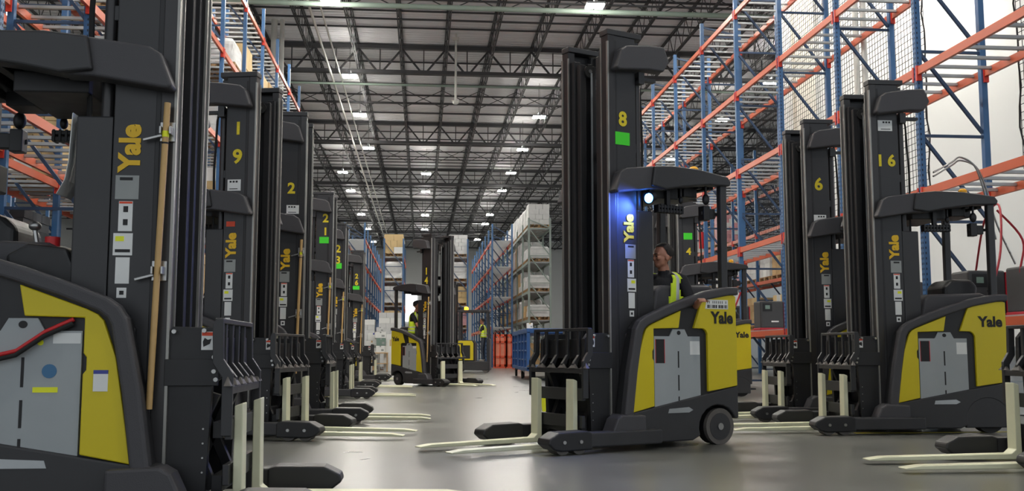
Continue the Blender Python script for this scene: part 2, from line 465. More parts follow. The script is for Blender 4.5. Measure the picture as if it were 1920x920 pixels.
# second run behind it, deeper in the building
rack_run('pallet_rack', 'blue and orange pallet rack seen through the first one at right', 12.2, RD, [30.5 + 2.8 * k for k in range(9)], [1.6, 3.3, 5.1, 6.9], 8.2, 1, 0, 3)
LX = -4.43
LY = [8.0, 10.8, 13.6, 16.65, 19.6, 22.45, 25.2, 27.98, 30.76, 33.5, 36.3]
LL = [1.55, 3.5, 5.46, 7.48, 9.45]
rack_run('pallet_rack', 'tall blue and orange pallet rack along the left side behind the parked trucks', LX, RD, LY, LL, 10.3, -1, 20, 7)
rack_run('pallet_rack', 'blue and orange pallet rack standing back to back behind the left one', LX - RD - .3, RD, LY[:8], LL, 10.3, -1, 14, 7)
rack_run('pallet_rack', 'blue and orange pallet rack deepest in the gap at far left', -11.0, RD, [14 + 2.8 * k for k in range(7)], [1.55, 3.5, 5.5, 7.56], 9, -1, 0, 5)

# ------------------------------------------------------------------ safety netting behind the right rack
def net(name, label, x, y0, y1, z0, z1):
    r = empty(name, (x, y0, z0)); tag(r, label, 'netting')
    b = one('net'); h = .115; t = .0036
    k = int((y1 - y0) / h) + 1
    for i in range(k + 1): b.box(-t, t, i * h - t, i * h + t, 0, z1 - z0)
    for i in range(int((z1 - z0) / h) + 1): b.box(-t, t, 0, k * h, i * h - t, i * h + t)
    b.build('mesh_panel', r)
    for yy in (0, k * h):
        pts = [(.02 * math.sin(j * 2.1), yy + .03 * math.sin(j * 1.3 + yy), j * .3) for j in range(int((z1 - z0) / .3) + 1)]
        one('net').tube(pts, .014, 5).build('border_rope', r)
    return r
net('safety_net', 'black safety net behind the right rack, in front of the white wall, farther panel', 8.42, 16.0, 24.6, 3.2, 11.5)
net('safety_net', 'black safety net at the far right edge of the photo, nearer panel', 8.42, 9.0, 13.35, 3.35, 9.5)
tag(one('wpipe').tube([(8.31, 18.42, 0.0), (8.31, 18.42, 13.5)], .05, 12).build('vertical_pipe'), 'left of two white vertical pipes rising behind truck 16', 'pipe')
tag(one('wpipe').tube([(8.31, 18.05, 0.0), (8.31, 18.05, 13.5)], .05, 12).build('vertical_pipe'), 'right of two white vertical pipes rising behind truck 16', 'pipe')
tag(one('wpipe').tube([(-5.75, 38.6, 0.0), (-5.75, 38.6, 13.5)], .12, 12).build('vertical_pipe'), 'left white vertical pipe rising above the left pallet rack', 'pipe')
tag(one('wpipe').tube([(-5.45, 38.6, 0.0), (-5.45, 38.6, 13.5)], .09, 12).build('vertical_pipe'), 'right white vertical pipe rising above the left pallet rack', 'pipe')

# ------------------------------------------------------------------ reach truck
PY = .355      # outer face of the mast column
BY = .50       # outer face of the body
def arc(cx, cz, r, a0, a1, n=8):
    return [(cx + r * math.cos(math.radians(a0 + (a1 - a0) * i / n)), cz + r * math.sin(math.radians(a0 + (a1 - a0) * i / n))) for i in range(n + 1)]

def make_truck():   # mast 3.56 m tall
    r = empty('reach_truck')
    # lower chassis with a wheel arch at the rear
    low = [(1.20, .05), (.46, .05)] + arc(.21, .15, .19, -20, 160, 10) + [(0.0, .22), (0, .50), (1.04, .295), (1.13, .29), (1.17, .2)]
    ch = one('chassis').prism(low, -BY, -.30).prism(low, .30, BY)
    ch.box(.42, 1.2, -.31, .31, .06, .28).box(0.02, .42, -.29, .29, .2, .5)
    ch.build('chassis', r, .012)
    # body shell: rear block full width and two side walls around the operator compartment
    sil = [(1.115, .2), (1.055, .64), (.985, .985), (.945, 1.035), (.905, 1.07), (.74, 1.145), (.57, 1.21), (.32, 1.295), (.1, 1.335), (.0, 1.335), (0, .42)]
    rear = [(.44, .25), (.44, 1.26), (.32, 1.295), (.1, 1.335), (0, 1.335), (0, .42)]
    bd = one('black2').prism(sil, -.475, -.36).prism(sil, .36, .475).prism(rear, -.37, .37).box(.9, 1.0, -.37, .37, .1, .95)
    body = bd.build('body', r, .015)
    # padded bumper edge that runs along the outline
    out = [(1.145, .06), (1.115, .22), (1.062, .64), (.998, .985), (.965, 1.045), (.915, 1.085), (.74, 1.165), (.57, 1.232), (.32, 1.318), (.1, 1.36), (-.015, 1.362)]
    inn = [(-.015, 1.29), (.09, 1.285), (.31, 1.24), (.55, 1.155), (.72, 1.09), (.88, 1.015), (.915, .985), (.932, .95), (.985, .63), (1.035, .21), (1.06, .06)]
    for s in (-1, 1):
        one('charcoal').prism(out + inn, s * .44, s * (BY + .018)).build('bumper_edge', r, .018, 3)
    # top cowl
    one('charcoal').prism([(.70, 1.12), (.66, 1.33), (.60, 1.37), (.12, 1.385), (0.02, 1.34), (0.02, 1.25), (.4, 1.2)], -.30, .30).build('cowl', r, .03, 3)
    # yellow side panels
    fr = [(1.03, .297), (.955, .80), (.90, .975), (.875, 1.005), (.83, 1.03), (.56, 1.145), (.585, .995), (.825, .987), (.825, .82), (.838, .80), (.838, .74), (.825, .72), (.825, .345)]
    rr = [(.355, 1.225), (.20, 1.275), (.035, 1.29), (.006, 1.28), (.006, .50), (.30, .455), (.30, .945), (.315, .975), (.34, .992), (.435, .995)]
    for s in (-1, 1):
        one('yellow').prism(fr, s * .45, s * BY).build('side_panel', r, .006)
        one('yellow').prism(rr, s * .45, s * BY).build('side_panel', r, .006)
    # battery with its lifting tab and slots
    for s in (-1, 1):
        q = [(.815, .33), (.815, .925), (.665, .925), (.635, .985), (.52, .985), (.49, .925), (.372, .925), (.372, .425)]
        bt = one('battery').prism(q, s * .46, s * .487).m('ink')
        for z0, z1 in ((.66, .80), (.47, .60), (.35, .42)): bt.box(.578, .59, s * .486, s * .4885, z0, z1)
        bt.cyl((.578, s * .486, .955), (.578, s * .4885, .955), .018, 14)
        bo = bt.build('battery', r)
        lx0, px0 = (.36, .72) if s > 0 else (.70, .365)
        one('white').box(lx0 + (.015 if s > 0 else 0), lx0 + .11, s * .486, s * .4885, (.77 if s > 0 else .865), (.885 if s > 0 else .915)).build('battery_label', bo)
        one('ink').box(px0, px0 + .08, s * .486, s * .4885, .70, .90).m('red').box(px0 - .005, px0, s * .486, s * .489, .70, .90).box(px0 + .08, px0 + .084, s * .486, s * .489, .70, .90).build('warning_plate', bo)
        one('ink').prism([(.835, .33), (.835, 1.0), (.325, 1.0), (.325, .42)], s * .44, s * .462).build('battery_frame', r)
        one('galv').prism([(.70, .285), (.69, .32), (.50, .33), (.46, .305), (.5, .285)], s * .499, s * .503).build('step_slot', r)
    # drive wheel and caster at the rear
    for s in (-1, 1):
        w = one('tyredark').cyl((.21, s * .33, .15), (.21, s * .44, .15), .15, 28).m('chassis').cyl((.21, s * .44, .15), (.21, s * .447, .15), .10, 24).m('steel').cyl((.21, s * .445, .15), (.21, s * .455, .15), .035, 12)
        w.build('wheel', r, .008)
    # front foot blocks, support arms (outriggers) with their load wheels
    for s in (-1, 1):
        ft = one('charcoal').prism([(1.28, .13), (1.22, .26), (1.17, .29), (.93, .28), (.93, .10)], s * .40, s * .56)
        ft.build('front_foot', r, .015)
        a = one('chassis').prism([(.92, .05), (.92, .165), (1.62, .165), (1.62, .05)], s * .46, s * .60)
        a.m('black2').prism([(1.56, .035), (1.56, .165), (1.60, .18), (1.84, .175), (1.92, .13), (1.93, .09), (1.88, .045), (1.82, .03)], s * .435, s * .615)
        am = a.build('support_arm', r, .012)
        one('steel').cyl((1.66, s * .612, .10), (1.66, s * .622, .10), .014, 10).cyl((1.80, s * .612, .10), (1.80, s * .622, .10), .014, 10).build('axle_bolts', am)
        one('tyre').cyl((1.66, s * .47, .06), (1.66, s * .59, .06), .058, 18).cyl((1.80, s * .47, .06), (1.80, s * .59, .06), .058, 18).build('load_wheels', am)
    for s in (-1, 1):
        one('chassis').prism([(.06, .055), (.49, .055), (.49, .36), (.06, .40)], s * .455, s * .497).build('wheel_skirt', r, .01)
    # mast columns: side plate, front channel, worn bright edge
    for s in (-1, 1):
        c = one('black').box(1.0, 1.22, s * (PY - .025), s * PY, .10, 3.50)
        c.box(1.0, 1.03, s * .27, s * (PY - .026), .10, 3.49)
        c.m('rail').box(1.22, 1.29, s * (PY - .10), s * (PY + .004), .10, 3.50).m('black').box(.93, 1.295, s * .24, s * (PY + .006), 3.50, 3.55)
        c.m('black2').box(1.195, 1.222, s * (PY - .02), s * (PY + .002), .10, 3.46)
        c.m('steel').cyl((1.1, s * PY, .98), (1.1, s * (PY + .01), .98), .014, 8)
        co = c.build('mast_column', r, .006)
        one('edge').box(1.284, 1.297, s * (PY - .014), s * (PY + .007), .14, 3.44).build('bright_edge', co)
        one('edge').box(1.284, 1.297, s * (PY - .104), s * (PY - .092), .14, 3.44).build('bright_edge', co)
        one('steel').cyl((1.09, s * PY, 3.38), (1.09, s * (PY + .012), 3.38), .022, 10).build('bolt', co)
        i_ = one('black2').box(1.06, 1.12, s * .19, s * .255, .12, 3.40).box(1.20, 1.27, s * .19, s * .255, .12, 3.40).box(1.1, 1.24, s * .235, s * .252, .12, 3.40)
        i_.box(1.08, 1.12, s * .12, s * .18, .12, 3.36).box(1.19, 1.25, s * .12, s * .18, .12, 3.36).box(1.1, 1.2, s * .165, s * .18, .12, 3.36)
        i_.build('inner_mast_channel', r, .004)
        one('rubber').cyl((1.16, s * .10, 3.30), (1.16, s * .13, 3.30), .055, 20).m('steel').cyl((1.16, s * .09, 3.30), (1.16, s * .14, 3.30), .018, 10).build('pulley', r)
        one('black').box(.825, .996, s * .24, s * (PY - .004), .10, 2.0).build('rear_housing', r, .008)
        one('rail').cyl((.955, s * .31, 2.0), (.955, s * .31, 3.2), .030, 12).m('steel').cyl((.955, s * .31, 3.19), (.955, s * .31, 3.3), .016, 10).build('lift_cylinder', r)
        hp = one('rubber')
        for k in range(3):
            hx = .83 + .012 * k
            hp.tube([(hx, s * (.20 + .02 * k), 2.0), (hx - .01, s * (.20 + .02 * k), 2.6), (hx + .01, s * (.20 + .02 * k), 3.1), (hx + .05, s * (.20 + .02 * k), 3.36)], .009, 6)
        hp.build('hydraulic_hoses', r)
        one('galv').box(1.15, 1.165, s * .075, s * .085, .6, 3.28).build('lift_chain', r)
        # padded wings at mast top and at guard height
        for zz, cut in ((0, 0), (-1.05, 1)):
            pts = [(1.215, 3.195), (1.165, 3.355), (1.11, 3.395), (.93, 3.43), (.755, 3.44), (.70, 3.31), (.765, 3.215), (.93, 3.215), (1.19, 3.175)]
            pts = [(px, pz + zz) for px, pz in pts]
            if cut: pts = [(1.245, 2.135), (1.185, 2.30), (1.13, 2.335), (.90, 2.375), (.78, 2.37), (.78, 2.18), (.93, 2.175), (1.22, 2.12)]
            one('charcoal').prism(pts, s * (PY - .02), s * (PY + .105)).build('mast_wing', r, .016, 3)
        one('black').box(.93, .99, s * (PY - .02), s * (PY + .04), 3.10, 3.20).box(.80, .99, s * (PY - .02), s * (PY + .03), 3.13, 3.16).build('hose_bracket', r)
    cb = one('black').box(.94, 1.0, -.33, .33, 3.38, 3.48).box(.95, 1.0, -.33, .33, 2.5, 2.58).box(.95, 1.0, -.33, .33, 1.5, 1.6).box(.95, 1.0, -.33, .33, .6, .8)
    cb.build('mast_crossbars', r, .005)
    one('rail').cyl((1.02, -.04, .15), (1.02, -.04, 2.2), .045, 14).cyl((1.02, .06, .15), (1.02, .06, 3.1), .032, 14).build('lift_cylinder', r)
    # overhead guard
    g = one('black')
    for s in (-1, 1):
        g.prism([(.93, 2.20), (.90, 2.372), (.70, 2.392), (.40, 2.385), (.08, 2.345), (.045, 2.30), (.06, 2.262), (.30, 2.255), (.60, 2.215), (.78, 2.18)], s * .37, s * .49)
    g.prism([(.92, 2.30), (.90, 2.355), (.40, 2.365), (.09, 2.33), (.09, 2.29)], -.38, .38)
    go = g.build('overhead_guard', r, .014, 3)
    b = one('black2')
    for k in range(6): b.box(.16 + .13 * k, .21 + .13 * k, -.38, .38, 2.235, 2.30)
    b.box(.5, .86, -.30, .30, 2.13, 2.24).box(.12, .3, -.2, .1, 2.18, 2.28).box(.3, .45, .12, .32, 2.16, 2.26)
    b.build('guard_ribs', go, .008)
    for s in (-1, 1):
        one('black').prism([(.085, 1.32), (.155, 1.32), (.15, 2.28), (.075, 2.28)], s * .40, s * .46).build('guard_post', r, .01)
    one('amber').cyl((.30, .28, 2.375), (.30, .28, 2.42), .045, 16).ball((.30, .28, 2.42), .045, .045, .035, z0=0).m('black').cyl((.30, .28, 2.34), (.30, .28, 2.378), .05, 16).build('beacon', r)
    one('blackplastic').ball((.27, .40, 2.14), .035, .03, .05).cyl((.27, .40, 2.14), (.27, .40, 2.26), .012, 8).build('work_lamp', r)
    one('blackplastic').ball((.52, .36, 2.12), .022, .022, .035).cyl((.52, .36, 2.12), (.52, .36, 2.22), .01, 8).build('work_lamp', r)
    one('blackplastic').box(.17, .30, .36, .41, 1.97, 2.06).box(.13, .32, .385, .40, 2.0, 2.03).box(.24, .31, .34, .42, 1.95, 2.08).build('mounting_bracket', r, .006)
    sf = one('blackplastic').box(.62, .66, .30, .34, 2.05, 2.2)
    for k in range(2): sf.box(.48, .76, .29, .35, 2.005 + k * .035, 2.03 + k * .035)
    for k in range(9): sf.box(.485 + .033 * k, .50 + .033 * k, .285, .355, 2.0, 2.07)
    sf.build('light_bar', r, .003)
    # reach carriage
    ca = one('black2')
    for s in (-1, 1):
        ca.prism([(1.28, .12), (1.28, .90), (1.31, .95), (1.44, .945), (1.48, .90), (1.485, .70), (1.44, .66), (1.42, .12)], s * .30, s * .345)
        ca.box(1.28, 1.47, s * .345, s * .365, .66, .79)
        ca.bar((1.30, s * .25, .15), (1.44, s * .25, .62), .05); ca.bar((1.44, s * .25, .15), (1.30, s * .25, .62), .05)
    ca.box(1.29, 1.34, -.30, .30, .14, .60).box(1.30, 1.45, -.32, .32, .74, .90).box(1.44, 1.49, -.30, .30, .40, .48).box(1.44, 1.49, -.30, .30, .14, .22)
    bl = ca.m('steel')
    for s in (-1, 1):
        for (bx, bz) in ((1.32, .925), (1.40, .93), (1.45, .80), (1.45, .73), (1.46, .69)): bl.cyl((bx, s * .345, bz), (bx, s * .372, bz), .011, 8)
        for k in range(4): bl.cyl((1.405, s * .345, .24 + .07 * k), (1.405, s * .349, .24 + .07 * k), .005, 6)
    cao = ca.build('reach_carriage', r, .003)
    for s in (-1, 1):
        w = one('white').box(1.385, 1.44, s * .346, s * .350, .835, .925).m('orangered').box(1.387, 1.438, s * .3495, s * .351, .905, .922)
        w.m('ink').prism([(1.395, .85), (1.425, .865), (1.432, .89), (1.415, .885), (1.40, .895), (1.392, .875)], s * .3495, s * .351)
        w.build('crush_warning_sticker', cao)
    # load backrest
    side = [(1.475, .42), (1.475, .70), (1.43, .77), (1.425, .96), (1.44, .985), (1.475, .985), (1.48, .79), (1.525, .72), (1.525, .42)]
    lb = one('black')
    for s in (-1, 1): lb.prism(side, s * .395, s * .425)
    lb.box(1.435, 1.475, -.42, .42, .965, .99)
    for k in range(4):
        y = -.42 + .84 * (k + 1) / 5
        lb.prism([(1.49, .66), (1.44, .76), (1.44, .975), (1.462, .975), (1.462, .77), (1.515, .70), (1.515, .66)], y - .016, y + .016)
    lb.box(1.485, 1.52, -.40, .40, .62, .66).box(1.49, 1.52, -.40, .40, .40, .50).box(1.48, 1.51, -.38, .38, .18, .28)
    t = lb; t.m('tyre')
    for k in range(6):
        y = -.42 + .84 * k / 5
        t.faces([(1.527, y - .05, .66), (1.527, y + .05, .66), (1.50, y, .715), (1.49, y - .05, .66), (1.49, y + .05, .66)], [(0, 1, 2), (3, 0, 2), (1, 4, 2), (4, 3, 2), (0, 3, 4, 1)])
    lb.build('load_backrest', r, .004)
    # forks
    for s in (-1, 1):
        f = one('cream').prism([(1.52, .045), (1.52, .56), (1.56, .575), (1.565, .10), (1.60, .07), (2.55, .055), (2.66, .04), (2.66, .03), (1.56, .03)], s * .22, s * .33)
        f.build('fork', r, .006)
    # operator controls
    k = one('blackplastic').prism([(.56, .95), (.52, 1.30), (.62, 1.36), (.80, 1.34), (.86, 1.20), (.86, .95)], -.34, -.12)
    ko = k.build('control_console', r, .02, 3)
    one('red').cyl((.70, -.24, 1.34), (.70, -.24, 1.40), .035, 16).build('emergency_button', ko)
    one('steel').cyl((.62, -.2, 1.33), (.60, -.2, 1.44), .012, 8).ball((.60, -.2, 1.46), .03, .03, .025).build('steering_knob', ko)
    one('blackplastic').prism([(.16, 1.3), (.13, 1.46), (.20, 1.53), (.42, 1.53), (.50, 1.46), (.50, 1.3)], -.18, .2).build('seat_backrest', r, .04, 4)
    # slide the body outline forward over the mast foot
    done = set()
    def remap(o, f):
        if o.data and o.data.name not in done:
            done.add(o.data.name)
            for v in o.data.vertices: v.co.x = f(v.co.x)
        for c_ in o.children: remap(c_, f)
    for c_ in list(r.children):
        nm = c_.name.split('.')[0]
        if nm in ('chassis', 'body', 'bumper_edge', 'cowl', 'side_panel', 'battery', 'battery_frame', 'step_slot'): remap(c_, lambda x_: x_ * 1.115 + .03)
        elif nm == 'front_foot': remap(c_, lambda x_: x_ + .15)
        elif nm == 'support_arm': remap(c_, lambda x_: .95 + (x_ - .92) * 1.10)
        elif nm in ('fork', 'load_backrest'): remap(c_, lambda x_: x_ + .085)
        elif nm == 'reach_carriage': remap(c_, lambda x_: x_ + (.06 if x_ > 1.36 else 0))
        elif nm == 'mast_wing': remap(c_, lambda x_: x_ + (.05 if x_ > 1.1 else 0))
    # lettering and stickers on both mast columns and both rear panels
    for s in (-1, 1):
        n = (0, s, 0); y = s * PY
        put_text('logo_lettering', 'Yale', .135, (1.085, y, 1.84), n, r, .006, 'logo', False)
        put_text('logo_lettering', 'Yale', .14, (.20, s * BY, 1.085), n, r, .005, 'ink', True)
        for (z0, z1, x0, x1, mm) in ((1.58, 1.70, 1.02, 1.13, 'label'), (1.42, 1.57, 1.04, 1.105, 'white'), (1.30, 1.41, 1.02, 1.11, 'white'), (1.16, 1.29, 1.035, 1.10, 'white'), (1.09, 1.14, 1.045, 1.09, 'white')):
            st = one(mm).box(x0, x1, s * PY, s * (PY + .003), z0, z1)
            if mm == 'white' and z0 == 1.42:
                st.m('ink').box(1.062, 1.084, s * PY, s * (PY + .004), 1.515, 1.545).box(1.062, 1.084, s * PY, s * (PY + .004), 1.45, 1.48).m('orangered').box(1.042, 1.103, s * PY, s * (PY + .004), 1.558, 1.568)
            elif z0 == 1.30:
                st.m('hiyel').box(1.03, 1.07, s * PY, s * (PY + .004), 1.37, 1.395).m('ink').box(1.03, 1.10, s * PY, s * (PY + .004), 1.315, 1.33)
            elif mm == 'label':
                st.m('ink').box(1.04, 1.10, s * PY, s * (PY + .004), 1.675, 1.69)
            elif z0 == 1.09:
                st.m('ink').box(1.058, 1.078, s * PY, s * (PY + .004), 1.105, 1.125)
            st.build('sticker', r)
    return r

proto = make_truck()
pool = [proto] + [copy_tree(proto) for _ in range(12)]
def side_y(side): return side * PY
NUMPOS = {'two_rows': ((1.08, 2.99), (1.08, 2.73))}

def truck(label, loc, ang, side, digits=(), cards=(), stick=(), scale=1.0, lamp=None, controls=True):
    """side: which local side faces the camera (+1 / -1)"""
    o = pool.pop(0)
    o.location = (loc[0], loc[1], 0); o.rotation_euler = (0, 0, math.radians(ang)); o.scale = (scale,) * 3
    tag(o, label, 'reach truck', 'black and yellow reach trucks')
    n = (0, side, 0)
    for (ch, x, z, sz) in digits: put_text('number_lettering', ch, sz, (x, side * PY, z), n, o, .006, 'numyel')
    for (m_, x0, x1, z0, z1) in cards:
        b = one(m_).box(x0, x1, side * PY, side * (PY + .004), z0, z1)
        if m_ == 'white':
            b.m('ink')
            for k in range(3): b.box(x0 + .02 + .03 * k, x0 + .04 + .03 * k, side * PY, side * (PY + .005), z1 - .03, z1 - .012)
            b.box(x0 + .02, x1 - .03, side * PY, side * (PY + .005), z0 + .015, z0 + .022)
        b.build('card', o)
    return o

def broom(o, label, side, x=1.262, z0=.55, z1=2.06, dx=-.035, s=1.0):
    """wooden pole held by two clamps on the mast column; the pole is a thing of its own, the clamps are parts"""
    W_ = o.matrix_basis
    yy = side * (PY + .05)
    for z in (z0 + .28 * (z1 - z0) + .25, z1 - .14):
        t = (z - z0) / (z1 - z0); px = x + dx * (1 - t)
        one('steel').box(px - .035, px + .035, side * PY, side * (PY + .02), z - .05, z + .05).box(px - .028, px - .018, side * PY, side * (PY + .07), z - .02, z + .02).box(px + .018, px + .028, side * PY, side * (PY + .07), z - .02, z + .02).bar((px - .02, side * (PY + .03), z - .02), (px - .11, side * (PY + .03), z - .045), .014).build('pole_clamp', o, .003)
    p0 = W_ @ Vector((x + dx, yy, z0)); p1 = W_ @ Vector((x, yy, z1))
    r = empty('broom_handle', p0)
    d = p1 - p0
    one('wood').tube([(0, 0, 0), d], .0155, 10).build('pole', r)
    one('hiyel').tube([d * .885, d * .905], .0165, 10).build('yellow_tape', r)
    one('ink').tube([d * .862, d * .868], .0163, 10).build('joint_ring', r)
    tag(r, label, 'broom handle', 'wooden poles clamped to the left trucks')
    return r
bpy.context.view_layer.update()

# ---- left row, forks pointing right into the aisle (camera sees local side -1)
L = {}
def left(key, label, x_front, cy, ang=0, digits=(), cards=(), scale=1.0):
    a = math.radians(ang)
    # x_front, cy = world position of the near column front corner (u 1.29, side -1)
    lx, ly = 1.29 * scale, -.255 * scale
    ox = x_front - (lx * math.cos(a) - ly * math.sin(a)); oy = cy - (lx * math.sin(a) + ly * math.cos(a))
    o = truck(label, (ox, oy), ang, -1, digits, cards, (), scale); L[key] = o
    return o
t0 = left('near', 'black and yellow reach truck nearest the camera at left edge, cropped by the frame', -1.20, 5.06, 0, [('1', 1.04, 3.0, .16), ('8', 1.14, 3.0, .16)])
t19 = left('19', 'reach truck with stencilled number 19, second in the left row', -1.57, 9.75, -12, [('1', 1.12, 2.98, .17), ('9', 1.12, 2.70, .19)], [('white', 1.03, 1.16, 2.37, 2.48), ('orangered', 1.03, 1.115, 2.02, 2.07)])
t2 = left('2x', 'reach truck with a single stencilled 2, third in the left row', -1.34, 11.76, 0, [('2', 1.13, 2.65, .17)], [('white', 1.08, 1.22, 2.36, 2.46)])
t21 = left('21', 'reach truck numbered 21 with green card, fourth in the left row', -1.54, 17.71, 0, [('2', 1.16, 3.08, .20), ('1', 1.16, 2.85, .18)], [('green', 1.06, 1.22, 2.65, 2.76)])
t23 = left('23', 'reach truck numbered 23 with green card, fifth in the left row', -1.64, 22.03, 0, [('2', 1.13, 2.98, .22), ('3', 1.13, 2.74, .22)], [('green', 1.05, 1.21, 2.56, 2.68)])
t26 = left('26', 'reach truck numbered 26 with green card, sixth in the left row', -1.59, 28.01, 0, [('2', 1.10, 2.83, .18), ('6', 1.10, 2.65, .18)], [('green', 1.0, 1.18, 2.47, 2.57)])
L['near'].scale = (1, 1, .965); L['19'].scale = (1, 1, .975)
bpy.context.view_layer.update()
for key, lab in (('near', 'long pale wooden broom handle clamped to the mast of the nearest left truck'),
                 ('2x', 'wooden broom handle clamped to the mast of the truck with a single 2'),
                 ('21', 'wooden broom handle clamped to the mast of truck 21'),
                 ('23', 'wooden broom handle clamped to the mast of truck 23'),
                 ('26', 'wooden broom handle clamped to the mast of truck 26')):
    broom(L[key], lab, -1)

# ---- right row, forks pointing left (local side +1 faces the camera)
R_ = {}
def right(key, label, x_front, cy, ang=180, digits=(), cards=(), scale=1.0):
    a = math.radians(ang)
    lx, ly = 1.29 * scale, .255 * scale
    ox = x_front - (lx * math.cos(a) - ly * math.sin(a)); oy = cy - (lx * math.sin(a) + ly * math.cos(a))
    o = truck(label, (ox, oy), ang, 1, digits, cards, (), scale); R_[key] = o
    return o
right('8', 'reach truck numbered 8 with blue lamp lit, turned in the aisle with a driver', 1.52, 8.43, 180 + 25, [('8', 1.14, 2.77, .17)], [('green', 1.07, 1.22, 2.55, 2.66)])
right('16', 'reach truck numbered 16 parked at right in front of the white wall', 4.51, 9.83, 180, [('1', 1.20, 2.71, .16), ('6', 1.08, 2.71, .16)], [('white', 1.06, 1.21, 3.02, 3.13)])
right('6', 'reach truck with stencilled number 6 parked left of truck 16', 4.51, 11.6, 180, [('6', 1.13, 2.76, .20)], [('white', 1.05, 1.20, 2.31, 2.40)])
right('4', 'reach truck numbered 4 with green card, seen behind the turned truck', 4.59, 17.91, 180, [('4', 1.10, 2.58, .17)], [('green', 1.03, 1.19, 2.80, 2.92)])
right('3', 'reach truck numbered 3, farthest of the right row behind the driver', 4.49, 19.47, 180, [('3', 1.12, 2.83, .20)])
right('edge', 'reach truck at the right edge of the photo, only forks and load guard in view', 4.61, 6.545, 180)
# ---- the truck turned across the aisle farther back
T24 = truck('reach truck numbered 14 crossing the aisle in the distance with a capped driver', (-0.364, 24.911), -49, -1, [('1', 1.12, 2.66, .22), ('4', 1.12, 2.44, .22)])
bpy.context.view_layer.update()
broom(T24, 'wooden broom handle clamped to the mast of the truck crossing the aisle', -1)

# details of the nearest left truck: cables, marks, display, rear grille
n0 = L['near']
g = one('blackplastic')
cab = [(.33, .78), (.50, .79), (.66, .83), (.78, .92), (.90, .98)]
for m_, dy, dz in (('red', -.500, 0), ('rubber', -.512, -.02)):
    one(m_).tube([(x_, dy - .012 * math.sin(i), z_ + dz) for i, (x_, z_) in enumerate(cab)], .011, 8).build('battery_cable', n0)
one('hiyel').box(.73, .84, -.4895, -.487, .635, .66).build('yellow_mark', n0)
one('hiyel').cyl((.755, -.487, .87), (.755, -.4895, .87), .014, 16).build('yellow_dot', n0)
one('bluepaint').cyl((.80, -.487, .735), (.80, -.4895, .735), .033, 20).build('blue_dot', n0)
one('white').box(1.00, 1.065, -.503, -.50, .64, .74).m('tagblue').box(1.00, 1.065, -.5035, -.50, .722, .74).build('sticker', n0)
gr = one('black2')
for k in range(7):
    gr.bar((.20 + .03 * k, -.503, 1.03 + .0 * k), (.42, -.503, 1.01 + .032 * k), .012)
gr.build('vent_grille', n0)
b = one('blackplastic').box(.36, .50, -.44, -.30, 1.60, 1.74); bb = b.build('display_unit', n0, .01)
one('screen').box(.38, .48, -.443, -.44, 1.64, 1.71).build('screen', bb)
sh = one('white')
pts = [(.80, 2.02), (.795, 1.9), (.79, 1.78), (.775, 1.68), (.74, 1.61)]
sh.prism(pts + [(x_ - .004, z_ - .003) for x_, z_ in reversed(pts)], -.33, -.12).build('hanging_sheet', n0)
# blue safety lamp of truck 8
t8 = R_['8']
bl = one('blackplastic').cyl((.93, .40, 2.10), (.86, .40, 2.13), .05, 18).box(.88, .91, .38, .42, 2.12, 2.25).m('blue_on').ball((.925, .425, 2.10), .036, .036, .042)
bl.build('blue_safety_lamp', t8)
sp = bpy.data.lights.new('blue_lamp_light', 'SPOT'); sp.energy = 90; sp.color = (.08, .18, 1.0); sp.spot_size = math.radians(100); sp.spot_blend = .8; sp.shadow_soft_size = .03
so = bpy.data.objects.new('blue_lamp_light', sp); COL.objects.link(so); so.parent = t8
d_ = Vector((.75, .0, -.45)).normalized()
so.matrix_local = Matrix.Translation((.90, .50, 2.10)) @ d_.to_track_quat('-Z', 'Y').to_matrix().to_4x4()
bc = one('white').prism([(.13, 1.165), (.13, 1.245), (.37, 1.245), (.39, 1.165)], .498, .503).m('ink')
for k in range(22):
    if k % 7 in (3,): continue
    bc.box(.14 + k * .0105, .145 + k * .0105 + .002 * (k % 3), .5025, .504, 1.172, 1.20)
    if k % 2: bc.box(.14 + k * .0105, .147 + k * .0105, .5025, .504, 1.212, 1.234)
bc.build('asset_barcode_label', t8)
one('red').ball((1.60, .30, .10), .02, .02, .02).build('red_tape', t8)
one('green_on').ball((.80, .475, 2.24), .012, .012, .012).build('status_led', R_['6'])
one('tyre').cyl((.235, .448, .155), (.235, .488, .155), .155, 30).m('chassis').cyl((.235, .488, .155), (.235, .491, .155), .115, 24).m('steel').cyl((.235, .49, .155), (.235, .50, .155), .03, 12).build('wheel', t8, .01, 3)

# ------------------------------------------------------------------ people
def tapered(b, p0, p1, r0, r1, n=14):
    """closed limb segment with rounded ends"""
    p0 = Vector(p0); p1 = Vector(p1); d = (p1 - p0); L_ = d.length; d.normalize()
    pts = []; rs = []
    for k in range(4):
        a = PI / 2 * k / 3.0 - PI / 2 + .02
        pts.append(p0 + d * (r0 * math.sin(a))); rs.append(max(.0008, r0 * math.cos(a)))
    for k in range(4):
        a = PI / 2 * k / 3.0
        pts.append(p1 + d * (r1 * math.sin(a))); rs.append(max(.0008, r1 * math.cos(a)))
    b.tube(pts, rs, n)

def rotz(v, a): return Vector((v[0] * math.cos(a) - v[1] * math.sin(a), v[0] * math.sin(a) + v[1] * math.cos(a), v[2]))

